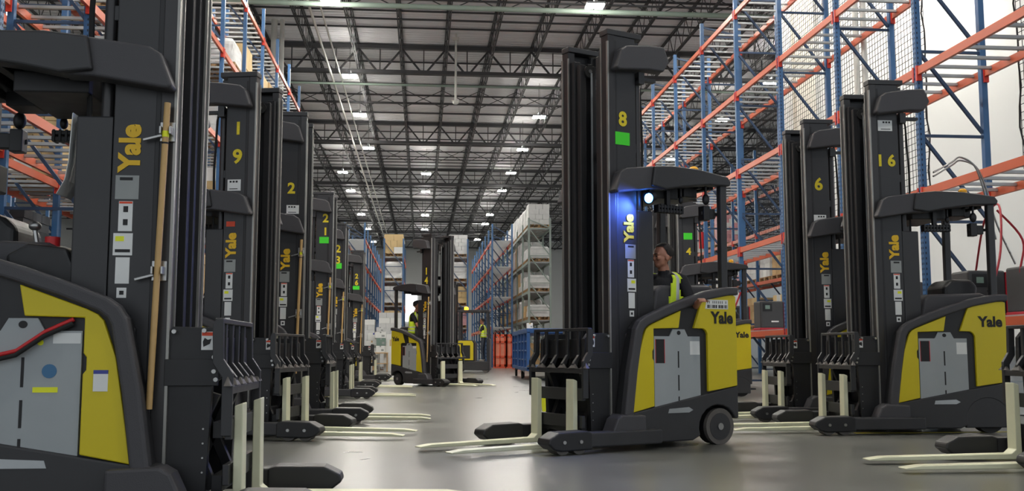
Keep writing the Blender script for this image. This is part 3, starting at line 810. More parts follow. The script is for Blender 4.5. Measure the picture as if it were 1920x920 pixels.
def person(label, loc, ang, J, head_yaw=0, voxel=.008, hands=True, cap=None, opening=22, gloves=False, height=1.75, head_tilt=0.0):
    """J: joints; one continuous skin over the whole figure, coloured by limb; vest, hair as children"""
    root = empty('person', loc, math.radians(ang)); root.scale = (height / 1.75,) * 3
    tag(root, label, 'person')
    b = MB().m('skin'); segs = []      # (p0,p1,r,tag)
    def seg(p0, p1, r0, r1, t):
        tapered(b, p0, p1, r0, r1); segs.append((Vector(p0), Vector(p1), (r0 + r1) / 2, t))
    def ell(c, rx, ry, rz, t):
        b.ball(c, rx, ry, rz, 20, 14); segs.append((Vector(c) - Vector((0, 0, rz * .5)), Vector(c) + Vector((0, 0, rz * .5)), (rx + ry) / 2, t))
    lean = J.get('lean', 0.0)
    def T(x, y, z):
        return (x + lean * max(0, z - .95), y, z)
    ell(T(-.01, 0, .96), .115, .165, .14, 'pants')
    ell(T(0, 0, 1.12), .105, .145, .19, 'shirt')
    ell(T(0, 0, 1.29), .118, .165, .19, 'shirt')
    seg(T(-.005, -.145, 1.425), T(-.005, .145, 1.425), .058, .058, 'shirt')
    ell(T(.03, 0, 1.33), .095, .145, .12, 'shirt')
    seg(T(-.01, 0, 1.42), T(.012, 0, 1.54), .062, .052, 'skin')
    seg(T(-.01, 0, 1.42), T(-.005, 0, 1.47), .075, .062, 'shirt')
    # head
    hc = Vector(T(.025, 0, 1.635)); hy = math.radians(head_yaw)
    def H(x, y, z):
        v = rotz((x, y, z), hy); return hc + Vector((v.x + head_tilt * z, v.y, v.z))
    def hell(x, y, z, rx, ry, rz):
        c = H(x, y, z); nb = MB(); nb.ball((0, 0, 0), rx, ry, rz, 20, 14)
        vs = [c + rotz(v.co, hy) for v in nb.bm.verts]
        nb.bm.verts.index_update()
        fs = [[v.index for v in f.verts] for f in nb.bm.faces]
        b.faces(vs, fs, True); nb.bm.free()
        segs.append((c, c + Vector((0, 0, .001)), (rx + ry) / 2, 'skin'))
    hell(-.01, 0, .035, .095, .076, .085)       # skull
    hell(.018, 0, -.02, .070, .062, .082)       # face
    hell(.050, 0, -.078, .032, .036, .026)      # chin
    hell(.020, 0, -.062, .052, .054, .035)      # jaw
    hell(.074, 0, .020, .018, .052, .012)       # brow
    hell(.088, 0, -.018, .016, .013, .022)      # nose
    hell(.080, 0, .000, .010, .009, .022)
    hell(.076, 0, -.052, .012, .024, .007); hell(.074, 0, -.063, .012, .020, .007)
    for s in (-1, 1): hell(-.008, s * .076, -.012, .022, .010, .032); hell(.066, s * .040, -.02, .018, .018, .018)
    # legs
    for s, k in ((-1, 'r'), (1, 'l')):
        hip = Vector(J.get('hip_' + k, (0, s * .09, .93))); kn = Vector(J.get('knee_' + k, (.02, s * .10, .50))); an = Vector(J.get('ankle_' + k, (0, s * .10, .09)))
        seg(hip, kn, .088, .058, 'pants'); seg(kn, an, .056, .040, 'pants')
        seg(an + Vector((-.03, 0, -.04)), an + Vector((.15, 0, -.055)), .042, .034, 'shoe')
        sh = Vector(T(-.005, s * .175, 1.415)); el = Vector(J['elbow_' + k]); wr = Vector(J['wrist_' + k])
        mid = sh.lerp(el, .62)
        seg(sh, mid, .056, .050, 'shirt'); seg(mid, el, .041, .038, 'skin')
        seg(el, wr, .038, .026, 'skin')
        d = (wr - el).normalized(); side = d.cross(Vector((0, 0, 1))); side = side.normalized() if side.length > .1 else Vector((0, 1, 0))
        upv = side.cross(d).normalized(); ht = 'glove' if gloves else 'skin'
        pc = wr + d * .045
        seg(wr + d * .01, wr + d * .02, .026, .026, ht)
        for q in (-.024, -.008, .008, .024): seg(wr + d * .015 + side * q * .7, wr + d * .085 + side * q, .013, .0125, ht)
        ln = (.060, .070, .076, .066)
        if hands:
            for q, l2 in zip((-.026, -.009, .009, .026), ln):
                k0 = wr + d * .088 + side * q; k1 = k0 + d * l2 * .45 - upv * .012; k2 = k1 + d * l2 * .25 - upv * .024
                seg(k0, k1, .0092, .0086, ht); seg(k1, k2, .0085, .0075, ht)
            t0_ = wr + d * .03 - side * .03 * s; t1_ = t0_ + d * .035 - side * .028 * s - upv * .01; t2_ = t1_ + d * .028 - upv * .008
            seg(t0_, t1_, .0115, .010, ht); seg(t1_, t2_, .0098, .0085, ht)
    body = b.build('body', root)
    rm = body.modifiers.new('remesh', 'REMESH'); rm.mode = 'VOXEL'; rm.voxel_size = voxel; rm.use_smooth_shade = True
    sm = body.modifiers.new('smooth', 'SMOOTH'); sm.factor = .5; sm.iterations = 2
    dg = bpy.context.evaluated_depsgraph_get()
    me = bpy.data.meshes.new_from_object(body.evaluated_get(dg))
    body.modifiers.clear(); old = body.data; body.data = me; bpy.data.meshes.remove(old); me.name = 'body'
    me.materials.clear()
    tags = ['skin', 'shirt', 'pants', 'shoe', 'glove']
    for t, mn in zip(tags, ('skin', 'shirt', 'jeans', 'shoe', 'glove')): me.materials.append(M[mn])
    n = len(me.polygons); cen = np.empty(n * 3); me.polygons.foreach_get('center', cen); cen = cen.reshape(-1, 3)
    best = np.full(n, 1e9); idx = np.zeros(n, dtype=np.int32)
    for p0, p1, r, t in segs:
        a = np.array(p0); d = np.array(p1) - a; L2 = max(1e-9, d @ d)
        u = np.clip(((cen - a) @ d) / L2, 0, 1)
        dist = np.linalg.norm(cen - a - u[:, None] * d, axis=1) - r
        mk = dist < best; best[mk] = dist[mk]; idx[mk] = tags.index(t)
    me.polygons.foreach_set('material_index', idx); me.polygons.foreach_set('use_smooth', np.ones(n, dtype=bool)); me.update()
    # hair: cap of hair following the skull, or a cap
    hb = one('hair')
    nu, nv = 24, 10; vs = []; fs = []
    for j in range(nv + 1):
        t = PI / 2 * (1 - j / nv * 1.25)
        for i in range(nu):
            a = 2 * PI * i / nu
            front = max(0, math.cos(a))
            tt = max(t, (.62 if front > .5 else (.22 if front > .1 else -.5)))
            e = 1.0 + .02 * math.sin(7 * a + j)
            vs.append(H((-.012 + .103 * e * math.cos(tt) * math.cos(a)), .084 * e * math.cos(tt) * math.sin(a), .038 + .096 * math.sin(tt)))
    for j in range(nv):
        for i in range(nu): fs.append((j * nu + i, (j + 1) * nu + i, (j + 1) * nu + (i + 1) % nu, j * nu + (i + 1) % nu))
    hb.faces(vs, fs, True); hb.build('hair', root)
    for s in (-1, 1):
        one('ink').ball(H(.083, s * .030, .002), .007, .009, .006, 8, 6).build('eye', root)
        one('hair').ball(H(.088, s * .031, .024), .006, .019, .004, 8, 6).build('eyebrow', root)
    if cap:
        cb_ = one(cap); vs = []; fs = []
        for j in range(9):
            t = PI / 2 * (1 - j / 8 * .92)
            for i in range(nu):
                a = 2 * PI * i / nu
                vs.append(H(-.010 + .112 * math.cos(t) * math.cos(a), .094 * math.cos(t) * math.sin(a), .045 + .100 * math.sin(t)))
        for j in range(8):
            for i in range(nu): fs.append((j * nu + i, (j + 1) * nu + i, (j + 1) * nu + (i + 1) % nu, j * nu + (i + 1) % nu))
        cb_.faces(vs, fs, True)
        brim = []
        for zz in (.045, .037):
            for i in range(13):
                a = math.radians(-60 + 10 * i)
                brim.append(H(.085 * math.cos(a) + .005, .085 * math.sin(a), zz))
            for i in range(13):
                a = math.radians(-60 + 10 * i)
                brim.append(H(.085 * math.cos(a) + .005 + .075 * math.cos(a), .075 * math.sin(a) * 1.05, zz - .008))
        bf = [(i, i + 1, 14 + i, 13 + i) for i in range(12)] + [(26 + i, 39 + i, 40 + i, 27 + i) for i in range(12)]
        bf += [(13 + i, 14 + i, 40 + i, 39 + i) for i in range(12)]
        cb_.faces(brim, bf, True); cb_.build('cap', root)
    # vest
    zs = [.97, 1.03, 1.06, 1.11, 1.14, 1.20, 1.26, 1.32, 1.38, 1.42, 1.455, 1.485]
    rx = [.140, .138, .137, .136, .136, .138, .141, .142, .136, .122, .098, .078]
    ry = [.190, .186, .184, .182, .182, .186, .192, .196, .198, .196, .165, .110]
    A = 60; vb = one('vest'); mats_ = ['vest', 'silver']
    vb.m('silver'); vb.m('vest'); vs = []
    for z, a_, c_ in zip(zs, rx, ry):
        for i in range(A):
            a = 2 * PI * i / A
            vs.append(Vector(T(.008 + a_ * math.copysign(abs(math.cos(a)) ** .85, math.cos(a)), c_ * math.copysign(abs(math.sin(a)) ** .85, math.sin(a)), z)))
    for j in range(len(zs) - 1):
        for i in range(A):
            deg = (i + .5) * 360.0 / A
            dd = min(deg, 360 - deg)
            op = opening + max(0, j - 5) * 3.2
            if dd < op: continue
            if j >= 6 and j <= 8 and abs(dd - 90) < 24 + (j == 7) * 4: continue
            if j == 9 and abs(dd - 90) < 14: continue
            if j == 10 and (dd < 52 or dd > 150): continue
            sil = (j in (1, 3)) or (j >= 4 and 46 < dd < 58) or (j >= 4 and 126 < dd < 138)
            vb.m('silver' if sil else 'vest')
            vb.faces([vs[j * A + i], vs[j * A + (i + 1) % A], vs[(j + 1) * A + (i + 1) % A], vs[(j + 1) * A + i]], [(0, 1, 2, 3)], True)
    bmesh.ops.remove_doubles(vb.bm, verts=vb.bm.verts, dist=.0005)
    vo = vb.build('hi_vis_vest', root)
    so_ = vo.modifiers.new('solidify', 'SOLIDIFY'); so_.thickness = .006; so_.offset = 1
    return root

for _t in (t8, T24):           # no seat back or console shows where the drivers stand
    for c_ in list(_t.children):
        if c_.name.split('.')[0] in ('seat_backrest', 'control_console', 'wheel_skirt'):
            for g_ in list(c_.children): bpy.data.objects.remove(g_)
            bpy.data.objects.remove(c_)
# driver of truck 8: stands sideways in the compartment, looks towards the forks
bpy.context.view_layer.update()
w8 = t8.matrix_basis @ Vector((.60, .06, 0))
person('driver of the turned truck in a black shirt and open hi-vis vest, looking left', (w8.x + .09, w8.y - .06, .08), -124,
       dict(elbow_l=(.06, .30, 1.16), wrist_l=(.22, .40, 1.20), elbow_r=(.05, -.27, 1.13), wrist_r=(.26, -.16, 1.10), lean=.05), head_yaw=-38, voxel=.007, opening=24, height=1.66)
w24 = T24.matrix_basis @ Vector((.50, -.20, 0))
person('driver in a dark cap, white gloves and yellow vest, back partly turned, crossing the aisle', (w24.x, w24.y, .26), -22,
       dict(elbow_l=(.20, .22, 1.15), wrist_l=(.42, .14, 1.18), elbow_r=(.20, -.22, 1.15), wrist_r=(.42, -.12, 1.16), lean=.10), head_yaw=8, voxel=.012, cap='ink', gloves=True, height=1.72)

# ------------------------------------------------------------------ stand-up truck 20 far down the aisle
def far_truck(loc, ang):
    r = empty('stand_up_forklift', loc, math.radians(ang))
    tag(r, 'small stand-up forklift numbered 20 with amber lamp lit, far down the aisle', 'forklift')
    # local +x forward, camera sees its right side and rear
    one('chassis').prism([(0, .08), (0, .40), (.35, .42), (1.25, .42), (1.30, .10)], -.50, .50).build('chassis', r, .02)
    one('black2').prism([(.55, .4), (.55, 1.10), (.62, 1.22), (1.22, 1.22), (1.28, .4)], -.47, .47).build('body', r, .03, 3)
    for s in (-1, 1):
        y = one('yellow').prism([(.60, .46), (.60, 1.10), (.66, 1.19), (1.18, 1.19), (1.22, .46)], s * .46, s * .49)
        yo = y.build('side_panel', r, .01)
        one('black2').box(.72, 1.0, s * .488, s * .495, .52, 1.02).build('battery_vent', yo)
    one('black').prism([(-.02, .1), (-.02, 1.25), (.06, 1.30), (.10, 1.25), (.10, .1)], -.48, .48).build('rear_guard', r, .02)
    put_text('number_lettering', '2', .22, (.04, -.48, .98), (0, -1, 0), r, .008)
    put_text('number_lettering', '0', .22, (.04, -.48, .70), (0, -1, 0), r, .008)
    for s in (-1, 1):
        one('black2').box(1.28, 1.48, s * .28, s * .40, .1, 3.45).build('mast_column', r, .01)
        one('rail').box(1.34, 1.44, s * .16, s * .26, .1, 3.4).build('inner_mast_channel', r, .01)
        one('black').box(1.1, 1.18, s * .40, s * .47, 1.2, 2.3).build('guard_post', r)
        one('black').bar((.02, s * .42, 1.2), (.10, s * .42, 2.3), .06).build('guard_post', r)
        one('tyre').cyl((.15, s * .38, .12), (.15, s * .48, .12), .12, 20).build('wheel', r)
        one('tyre').cyl((1.15, s * .38, .14), (1.15, s * .50, .14), .14, 20).build('wheel', r)
        one('cream').prism([(1.62, .06), (1.62, .6), (1.66, .6), (1.67, .1), (2.6, .06), (2.6, .04)], s * .2, s * .31).build('fork', r)
    b = one('black').box(.0, 1.22, -.48, -.42, 2.28, 2.36).box(.0, 1.22, .42, .48, 2.28, 2.36)
    for k in range(7): b.box(.02 + .17 * k, .08 + .17 * k, -.45, .45, 2.29, 2.35)
    b.build('overhead_guard', r, .01)
    one('black').box(1.3, 1.46, -.4, .4, 3.36, 3.45).box(1.34, 1.44, -.3, .3, 2.0, 2.1).box(1.34, 1.44, -.3, .3, 1.0, 1.1).build('mast_crossbars', r)
    one('black2').box(1.5, 1.62, -.42, .42, .1, .55).box(1.58, 1.62, -.42, .42, .95, 1.0).box(1.58, 1.62, -.42, -.38, .5, 1.0).box(1.58, 1.62, .38, .42, .5, 1.0).build('carriage', r)
    one('amber_on').cyl((.95, -.30, 2.36), (.95, -.30, 2.46), .08, 14).ball((.95, -.30, 2.46), .08, .08, .05, z0=0).build('beacon', r)
    return r
far_truck((2.62, 38.9, 0), 172)
person('operator in hi-vis vest and grey trousers standing on the far forklift', (2.36, 38.85, .42), 172,
       dict(elbow_l=(.14, .24, 1.14), wrist_l=(.36, .16, 1.12), elbow_r=(.14, -.24, 1.14), wrist_r=(.36, -.16, 1.14), lean=.05, knee_l=(.06, .1, .5), ankle_l=(0, .1, .09)), voxel=.016, hands=False, height=1.62)

# ------------------------------------------------------------------ pallet loads and goods
def goods(b, w, d, h, kind, rnd):
    """stack of cartons / packs, centred, standing on z=0.14"""
    z = .142; rowh = {'carton': .24, 'light': .30, 'pack': .22, 'pink': .16, 'dark': .14}[kind]
    mm = {'carton': ('carton', 'carton2'), 'light': ('carton2', 'white'), 'pack': ('pack', 'white'), 'pink': ('pink', 'white'), 'dark': ('bottle', 'charger')}[kind]
    n = max(1, int(round(h / rowh))); rh = h / n; g = .006
    for j in range(n):
        nx, ny = (3, 2) if j % 2 else (2, 3)
        jx = rnd.uniform(-.012, .012); jy = rnd.uniform(-.012, .012)
        for i in range(nx):
            for k in range(ny):
                b.m(mm[0] if rnd.random() < .8 else mm[1])
                x0 = -w / 2 + w * i / nx + jx; y0 = -d / 2 + d * k / ny + jy
                b.box(x0 + g, x0 + w / nx - g, y0 + g, y0 + d / ny - g, z + j * rh + .002, z + (j + 1) * rh - .002)

def pallet_load(label, loc, size, kind='carton', group='loaded pallets', wrap=False, seed=0, rz=0):
    rnd = random.Random(seed + int(loc[0] * 100) + int(loc[1] * 37))
    r = empty('pallet_load', loc, rz); tag(r, label, 'pallet load', group)
    w, d, h = size
    p = one('pallet')
    for y in (-d / 2, -.05, d / 2 - .1): p.box(-w / 2, w / 2, y, y + .1, 0, .02); 
    for x_ in (-w / 2, -.05, w / 2 - .1):
        for y in (-d / 2, -.05, d / 2 - .1): p.box(x_, x_ + .1, y, y + .1, .02, .11)
    for k in range(6):
        x_ = -w / 2 + (w - .1) * k / 5; p.box(x_, x_ + .1, -d / 2, d / 2, .11, .14)
    p.build('pallet', r)
    if wrap:
        b = one('pack'); nz = 7; vs = []; fs = []; A = 28
        for j in range(nz + 1):
            t = j / nz; sh = 1 - (.06 * t + .02 * rnd.random()) - (.10 if j == nz else 0)
            for i in range(A):
                a = 2 * PI * i / A; c, s_ = math.cos(a), math.sin(a); e = .22
                ux = math.copysign(abs(c) ** e, c); uy = math.copysign(abs(s_) ** e, s_)
                f = sh * (1 + rnd.uniform(-.02, .02))
                vs.append((w / 2 * ux * f, d / 2 * uy * f, .142 + h * t))
        for j in range(nz):
            for i in range(A): fs.append((j * A + i, j * A + (i + 1) % A, (j + 1) * A + (i + 1) % A, (j + 1) * A + i))
        fs.append(tuple(range(nz * A, nz * A + A)))
        b.faces(vs, fs); b.build('wrapped_goods', r)
    else:
        b = MB(); goods(b, w - .04, d - .04, h, kind, rnd); b.build('stacked_goods', r)
    return r

KN = {'carton': 'brown cartons', 'light': 'pale cartons', 'pack': 'white packs', 'pink': 'pink packs', 'dark': 'dark boxed goods'}
def ordn(k): return ['first', 'second', 'third', 'fourth', 'fifth', 'sixth', 'seventh', 'eighth', 'ninth', 'tenth', 'eleventh', 'twelfth'][k]
LEVN = {0: 'on the floor', 1: 'on lowest beams', 2: 'on second beams', 3: 'on third beams', 4: 'on fourth beams', 5: 'on top beams'}
# left rack (aisle run and the one behind)
lxc = LX - RD / 2; lxb = LX - RD - .3 - RD / 2
# (run, bay, half, level, height, kind, wrapped)
spots = [('c', 5, 1, 4, .6, 'pack', True), ('c', 6, 0, 4, .9, 'light', False), ('c', 5, 0, 5, .8, 'carton', False), ('c', 7, 0, 4, .9, 'light', False), ('c', 7, 1, 4, 1.0, 'carton', False),
         ('c', 8, 0, 4, 1.0, 'pack', True), ('c', 9, 1, 4, .9, 'carton', False), ('c', 4, 0, 3, 1.1, 'pack', True), ('c', 5, 0, 3, 1.1, 'pack', False), ('c', 6, 1, 3, 1.1, 'carton', False), ('c', 7, 0, 3, 1.2, 'pack', True),
         ('b', 1, 0, 2, 1.1, 'carton', True), ('b', 1, 1, 2, 1.2, 'carton', False), ('b', 2, 0, 2, 1.2, 'carton', False), ('b', 3, 0, 2, 1.2, 'light', False), ('b', 4, 0, 2, 1.2, 'pack', True), ('b', 1, 0, 3, 1.1, 'carton', False), ('b', 3, 0, 4, 1.1, 'carton', False), ('b', 4, 0, 4, 1.1, 'light', False), ('b', 5, 0, 4, 1.0, 'carton', True),
         ('b', 0, 1, 1, 1.1, 'dark', False), ('b', 1, 0, 1, 1.2, 'dark', False), ('b', 1, 1, 1, 1.1, 'dark', False), ('b', 2, 0, 1, 1.2, 'dark', False), ('b', 2, 1, 1, 1.2, 'dark', False),
         ('c', 4, 0, 2, 1.2, 'pack', True), ('c', 5, 0, 2, 1.2, 'light', False), ('c', 3, 0, 1, 1.1, 'pack', False), ('c', 4, 1, 1, 1.1, 'carton', False), ('c', 6, 0, 2, 1.2, 'carton', False)]
for i, (rn, by, hf, lv, h_, kd, wr) in enumerate(spots):
    y_ = LY[by] + (.72 if hf == 0 else LY[by + 1] - LY[by] - .72)
    pallet_load('%s%s %s of the left %s rack, %s bay, %s half' % ('wrapped ' if wr else '', KN[kd], LEVN[lv], 'aisle' if rn == 'c' else 'inner', ordn(by), 'near' if hf == 0 else 'far'),
                (lxc if rn == 'c' else lxb, y_, LL[lv - 1] + .002), (1.0, 1.1, h_), kd, 'pallet loads on the left racks', wr, i)
# right rack: lower levels of the run deeper in the building
k = 0
for i in range(8):
    for lv, z_ in ((1, 1.6), (2, 3.3), (3, 5.1)):
        for dy in (.75, 2.05):
            if random.random() < (.15, .3, .62)[lv - 1]: continue
            kd = random.choice(['carton', 'light', 'pack', 'pack', 'pink']); wr = random.random() < .4
            pallet_load('%s%s %s, %s bay of the far right rack, %s half' % ('wrapped ' if wr else '', KN[kd], LEVN[lv], ordn(i), 'near' if dy < 1 else 'far'),
                        (12.2 + RD / 2, 30.5 + 2.8 * i + dy, z_ + .002), (1.0, 1.1, random.uniform(.7, 1.2)), kd, 'pallet loads on the far right rack', wr, i)
for i, (by, hf, lv, kd, wr) in enumerate([(8, 0, 2, 'light', False), (6, 1, 1, 'carton', False), (8, 1, 1, 'pack', False), (9, 0, 1, 'carton', False), (6, 0, 1, 'pack', True), (10, 0, 1, 'light', False), (10, 1, 2, 'pack', False), (9, 1, 2, 'carton', False)]):
    pallet_load('%s%s %s of the right rack, %s bay, %s half' % ('wrapped ' if wr else '', KN[kd], LEVN[lv], ordn(by), 'near' if hf == 0 else 'far'), (RX + RD / 2, RY[by] + (.72 if hf == 0 else 2.08), RL[lv - 1] + .024), (1.0, 1.1, 1.0), kd, 'pallet loads on the right rack', wr, i)
# far rack ends either side of the crossing truck
def far_rack(label, xf, sgn, y0, nb, levels, ztop, col='rackblue', bcol='rackorange', load=True, kinds=(), sided='', wrapf=.2, seed=1, tops=True):
    r = rack_run('pallet_rack', label, xf, RD, [y0 + 2.8 * k for k in range(nb + 1)], levels, ztop, sgn, 0, 6, col, bcol, bcol)
    rnd = random.Random(seed)
    for i in range(nb):
        for li, z_ in enumerate([0] + levels):
            for dy in (.72, 2.08):
                if not load and rnd.random() < .8: continue
                kd = kinds[(li + i) % len(kinds)] if i == 0 else rnd.choice(kinds)
                h_ = 1.0 if li < len(levels) else 1.0
                if li < len(levels): h_ = min(1.05, (levels[li] - (levels[li - 1] if li else 0)) - .42)
                if i > 3 and rnd.random() < .4: continue
                if col == 'rackgreen':
                    if i == 0: h_ = (0, .55, .6, .55, .95)[li]; kd = ('pack', 'carton', 'pack', 'carton', 'pack')[li]
                    if h_ == 0: continue
                pallet_load('%s %s, %s bay of %s, %s half' % (KN[kd], LEVN[li], ordn(i), sided, 'near' if dy < 1 else 'far'), (xf + sgn * RD / 2, y0 + 2.8 * i + dy, z_ + .002 + (0)), (1.02, 1.1, h_), kd, 'pallet loads on the ' + sided, rnd.random() < wrapf, i)
    return r
far_rack('distant loaded rack end between the left row and the crossing truck', -.93, -1, 52.5, 2, [2.0, 3.15, 4.42, 5.7], 6.6, kinds=['light', 'light', 'pack', 'carton'], sided='rack left of mid aisle', seed=3)
rack_run('pallet_rack', 'distant blue rack with pale decks just right of the left row', -2.78, RD, [50 + 2.8 * k for k in range(8)], [2.0, 3.5, 5.0, 6.3], 7.1, -1, 0, 12)
far_rack('distant loaded rack end right of the crossing truck mast', 1.33, 1, 52.5, 2, [2.0, 3.15, 4.42, 5.7], 6.6, kinds=['pack', 'pink', 'light', 'carton'], sided='rack right of mid aisle', seed=5)
rack_run('pallet_rack', 'distant blue rack with pale decks left of the grey green rack', 3.42, RD, [50 + 2.8 * k for k in range(8)], [2.0, 3.5, 5.0, 6.3], 7.1, 1, 0, 12)
far_rack('grey green pallet rack full of wrapped goods right of the aisle', 4.83, 1, 46, 6, [2.23, 3.54, 4.91, 6.48], 6.9, col='rackgreen', bcol='rackgreen', kinds=['carton', 'pack', 'light', 'pack', 'pack'], sided='grey green rack', seed=8, wrapf=.45)
# things standing on the floor ahead of the far racks
def carton(label, x0, y0, z0, w, d, h, m_='white', tape='carton2', group=None, name='carton'):
    r = empty(name, (x0, y0, z0)); tag(r, label, 'box', group)
    b = one(m_).box(-w / 2, w / 2, -d / 2, d / 2, 0, h); b.build('box_body', r, .008)
    one(tape).box(-.03, .03, -d / 2 - .002, d / 2 + .002, h * .8, h + .002).build('tape', r)
    one('label').box(w * .1, w * .38, -d / 2 - .003, -d / 2, h * .2, h * .5).build('shipping_label', r)
    return r
carton('tall white carton standing left of the crossing truck', -1.22, 40.8, 0, .52, .5, 1.25)
for i, (x_, z_, w_, h_) in enumerate([(-1.95, 0, .6, .45), (-1.93, .452, .56, .40), (-1.97, .854, .50, .36), (-1.90, 1.216, .44, .30)]):
    carton('white box in the pile beyond the left row, %s' % ['lowest of its stack', 'second from the floor', 'third from the floor', 'topmost of its stack'][i], x_, 41.2, z_, w_, .5, h_, 'white', 'tagblue' if i % 2 else 'carton', 'pile of white boxes')
for i, (x_, z_, w_, h_) in enumerate([(-1.62, .75, .34, .26), (-1.60, 1.012, .36, .30), (-1.62, 1.314, .42, .24), (-1.64, 1.556, .30, .18)]):
    carton('small box on the wooden stand beyond the left row, %s' % ['lowest', 'second from below', 'third from below', 'uppermost'][i], x_ + .02, 40.4, z_, w_, .4, h_, ['white', 'screen', 'white', 'pack'][i], 'label', 'boxes on the wooden stand')
pallet_load('tall white packs on a floor pallet beyond the left row, left one', (-2.45, 44.2, 0), (.95, 1.0, 2.0), 'pack', 'floor pallets beyond the left row', False, 3)
pallet_load('tall white packs on a floor pallet beyond the left row, right one', (-1.35, 44.2, 0), (1.0, 1.0, 2.3), 'pack', 'floor pallets beyond the left row', False, 4)
st = empty('wooden_stand', (-1.6, 40.4, 0)); tag(st, 'small brown wooden stand under a stack of boxes beyond the left row', 'stand')
one('carton').box(-.3, .3, -.25, .25, .71, .748).build('shelf', st, .005)
one('carton').box(-.3, .3, -.25, .25, .3, .33).build('shelf', st, .005)
for sx in (-1, 1):
    for sy in (-1, 1): one('pallet').box(sx * .27 - .025, sx * .27 + .025, sy * .22 - .025, sy * .22 + .025, 0, .71).build('leg', st)

# blue transport cage carts
def cart(label, loc, w=1.25, d=2.6, h=1.42, rz=0):
    r = empty('cage_cart', loc, rz); tag(r, label, 'cart', 'blue cage carts')
    one('cartblue').box(0, w, 0, d, h - .13, h).build('top_deck', r, .01)
    one('cartblue').box(0, w, 0, d, .26, .36).build('base_frame', r, .01)
    for x_ in (0, w - .09):
        for k in range(4):
            y = k * (d - .09) / 3; one('cartblue').box(x_, x_ + .09, y, y + .09, .30, h - .1).build('post', r)
    for k in range(3): one('cartblue').box(.02, .05, .02, d, .55 + .25 * k, .59 + .25 * k).build('side_rail', r)
    for x_ in (.12, w - .12):
        for y in (.15, d - .15): one('rubber').cyl((x_ - .03, y, .11), (x_ + .03, y, .11), .11, 16).m('steel').box(x_ - .05, x_ + .05, y - .04, y + .04, .18, .27).build('wheel', r)
    return r
cart('blue steel cage cart behind the forks of the turned truck', (2.86, 27.6, 0))
cart('second blue steel cage cart standing behind the first one', (2.96, 30.6, 0))
carton('small white box on top of the blue cage cart', 2.98, 28.0, 1.422, .16, .2, .15)
# orange plastic crates
def crate(label, loc, w=.52, d=1.0, h=1.6):
    r = empty('plastic_crate', loc); tag(r, label, 'crate', 'orange crates right of the aisle')
    b = one('barrier')
    for x_ in (0, w / 2 - .03, w - .06): b.box(x_, x_ + .06, 0, .06, .05, h); b.box(x_, x_ + .06, d - .06, d, .05, h)
    for z_ in (.08, .48, h - .42, h - .1): b.box(0, w, 0, .05, z_, z_ + .1); b.box(0, w, d - .05, d, z_, z_ + .1); b.box(0, .05, 0, d, z_, z_ + .1); b.box(w - .05, w, 0, d, z_, z_ + .1)
    for k in range(5): b.box(0, .05, d * k / 5, d * k / 5 + .05, .05, h)
    b.box(0, w, 0, d, 0, .06)
    b.build('frame', r)
    one('barrier2').box(.06, w - .06, .06, d - .06, .062, h - .16).build('crate_filling', r)
    return r
crate('orange slatted crate nearest truck 20', (3.46, 48.2, 0)); crate('orange slatted crate between another crate and the blue carts', (4.02, 48.2, 0))
crate('orange slatted crate just behind the blue carts', (4.1, 44.4, 0))

# ------------------------------------------------------------------ battery chargers on the right rack shelf
def charger(label, loc, s=1.0):
    r = empty('battery_charger', loc); tag(r, label, 'battery charger', 'battery chargers on the lowest shelf')
    b = one('charger').box(-.26 * s, .26 * s, -.22, .22, .04, .62 * s).build('case', r, .03, 3)
    one('chargred').box(-.27 * s, .27 * s, -.23, .23, 0, .05).box(.255 * s, .275 * s, -.235, .0, .05, .6 * s).build('trim', r, .01)
    c = one('blackplastic').box(-.20 * s, .0, -.226, -.218, .40 * s, .57 * s).build('control_panel', b)
    one('screen').box(-.15 * s, -.05 * s, -.229, -.225, .45 * s, .53 * s).build('screen', c)
    one('white').box(-.02, .14 * s, -.2225, -.219, .17 * s, .20 * s).build('badge', b)
    return r
SH = RL[0] + .025
for i, (x_, y_, lab) in enumerate([(7.45, 13.0, 'dark battery charger with red trim behind truck 16, under the red cable'), (7.75, 12.2, 'dark battery charger at the right edge above the white box'), (7.48, 18.2, 'battery charger hidden behind the mast of truck 16'), (7.45, 21.3, 'dark battery charger with red trim left of truck 6'), (7.45, 23.6, 'battery charger behind the turned truck, left of the others'), (7.45, 15.2, 'battery charger on the shelf behind truck 6')]):
    charger(lab, (x_, y_, SH))
# shelf boards under the chargers belong to the rack: one board per bay
for k in range(0, 7):
    b = one('galv').box(RX + .05, RX + RD - .05, RY[k] + .06, RY[k + 1] - .06, RL[0] + .002, RL[0] + .022)
    b.build('shelf_board', right_rack, loc=(-RX, -RY[0], 0))
def cable(label, pts, m_='chargred', r_=.014):
    return tag(one(m_).tube(pts, r_, 8).build('charging_cable'), label, 'cable', 'charging cables')
def smooth(pts, n=6):
    out = []; P_ = [Vector(p) for p in pts]; P_ = [P_[0]] + P_ + [P_[-1]]
    for i in range(1, len(P_) - 2):
        for k in range(n):
            t = k / n; a, b_, c, d = P_[i - 1], P_[i], P_[i + 1], P_[i + 2]
            out.append(.5 * ((2 * b_) + (-a + c) * t + (2 * a - 5 * b_ + 4 * c - d) * t * t + (-a + 3 * b_ - 3 * c + d) * t ** 3))
    out.append(P_[-2]); return out
cable('red charging cable looping down behind the guard post of truck 16', smooth([(7.6, 13.3, 1.9), (7.35, 12.6, 2.5), (7.2, 12.0, 2.62), (6.95, 11.6, 2.0), (6.75, 11.5, 1.5), (6.6, 11.4, 1.2)]))
cable('second red charging cable right of the guard post of truck 16', smooth([(7.35, 12.3, 2.6), (7.55, 12.1, 2.2), (7.5, 12.1, 1.8), (7.6, 12.2, 1.5)]))
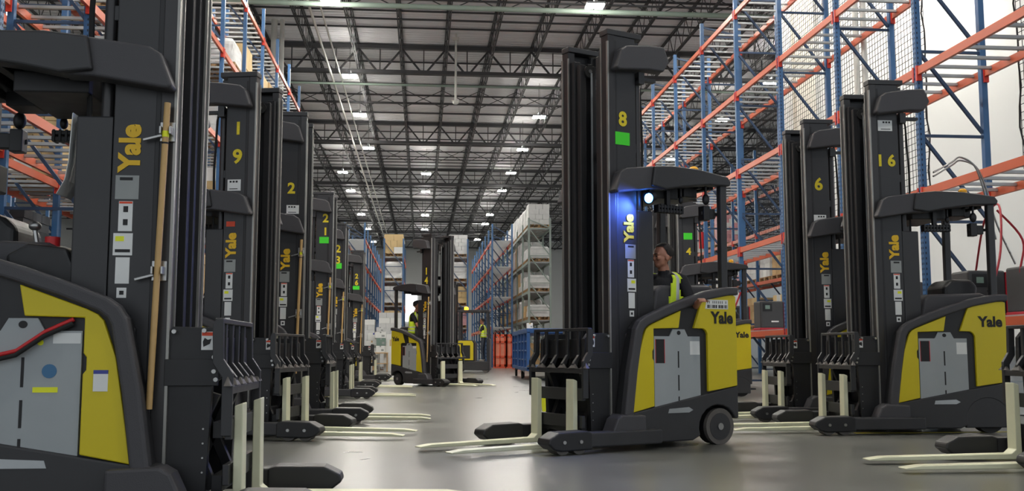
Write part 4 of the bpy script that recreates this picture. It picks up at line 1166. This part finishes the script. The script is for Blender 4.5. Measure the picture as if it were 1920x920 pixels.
cable('black charging cable beside the red one above the charger', smooth([(7.6, 13.2, 1.85), (7.5, 12.9, 1.65), (7.4, 12.6, 1.5), (7.35, 12.5, 1.3)]), 'rubber', .014)
cable('red charging cable hanging on a stand left of truck 6', smooth([(6.75, 21.0, 2.05), (6.6, 21.0, 1.7), (6.4, 21.0, 1.35), (6.3, 21.0, 1.1)]), 'chargred', .02)
b = one('blackplastic').tube([(6.78, 21.0, 0), (6.78, 21.0, 2.15)], .03, 8).box(6.70, 6.86, 20.95, 21.05, 2.1, 2.16).box(6.6, 6.96, 20.8, 21.2, 0, .03)
tag(b.build('cable_stand'), 'black cable stand with a red cable left of truck 6', 'stand')
b = one('steel').tube(smooth([(6.15, 11.6, 2.95), (6.5, 11.8, 3.12), (6.72, 12.0, 3.22), (6.9, 12.0, 3.12), (7.0, 12.0, 2.85), (7.1, 12.05, 2.5), (7.2, 12.1, 2.2)]), .012, 6)
b.tube(smooth([(6.2, 11.7, 2.92), (6.55, 11.9, 3.10), (6.78, 12.1, 3.20), (6.98, 12.1, 3.12), (7.1, 12.1, 2.85), (7.25, 12.15, 2.4), (7.5, 12.2, 1.9)]), .012, 6)
tag(b.build('cable_holder'), 'bent silver cable arm arching above the guard of truck 16', 'cable holder')
tag(one('white').box(-.5, .5, -.3, .3, 0, .85).m('galv').box(-.5, .5, -.302, -.3, .4, .42).build('white_cabinet', loc=(7.65, 12.5, .01)), 'white cabinet under the charger shelf at the right edge', 'cabinet')
b = one('red').cyl((0, 0, 0), (0, 0, .42), .07, 14).m('rubber').cyl((0, 0, .42), (0, 0, .5), .03, 8)
b.build('fire_extinguisher', loc=(RX - .02, 25.2, 3.4)); tag(bpy.data.objects['fire_extinguisher'], 'small red fire extinguisher hung high on a rack post behind the turned truck', 'fire extinguisher')
# yellow guard piece on the floor behind the turned truck's forks
tag(one('hiyel').prism([(0, 0), (.14, 0), (.06, .30), (-.06, .30)], -.03, .03).build('yellow_marker', loc=(1.62, 13.6, 0)), 'bright yellow wedge marker seen between the forks of the turned truck', 'marker')
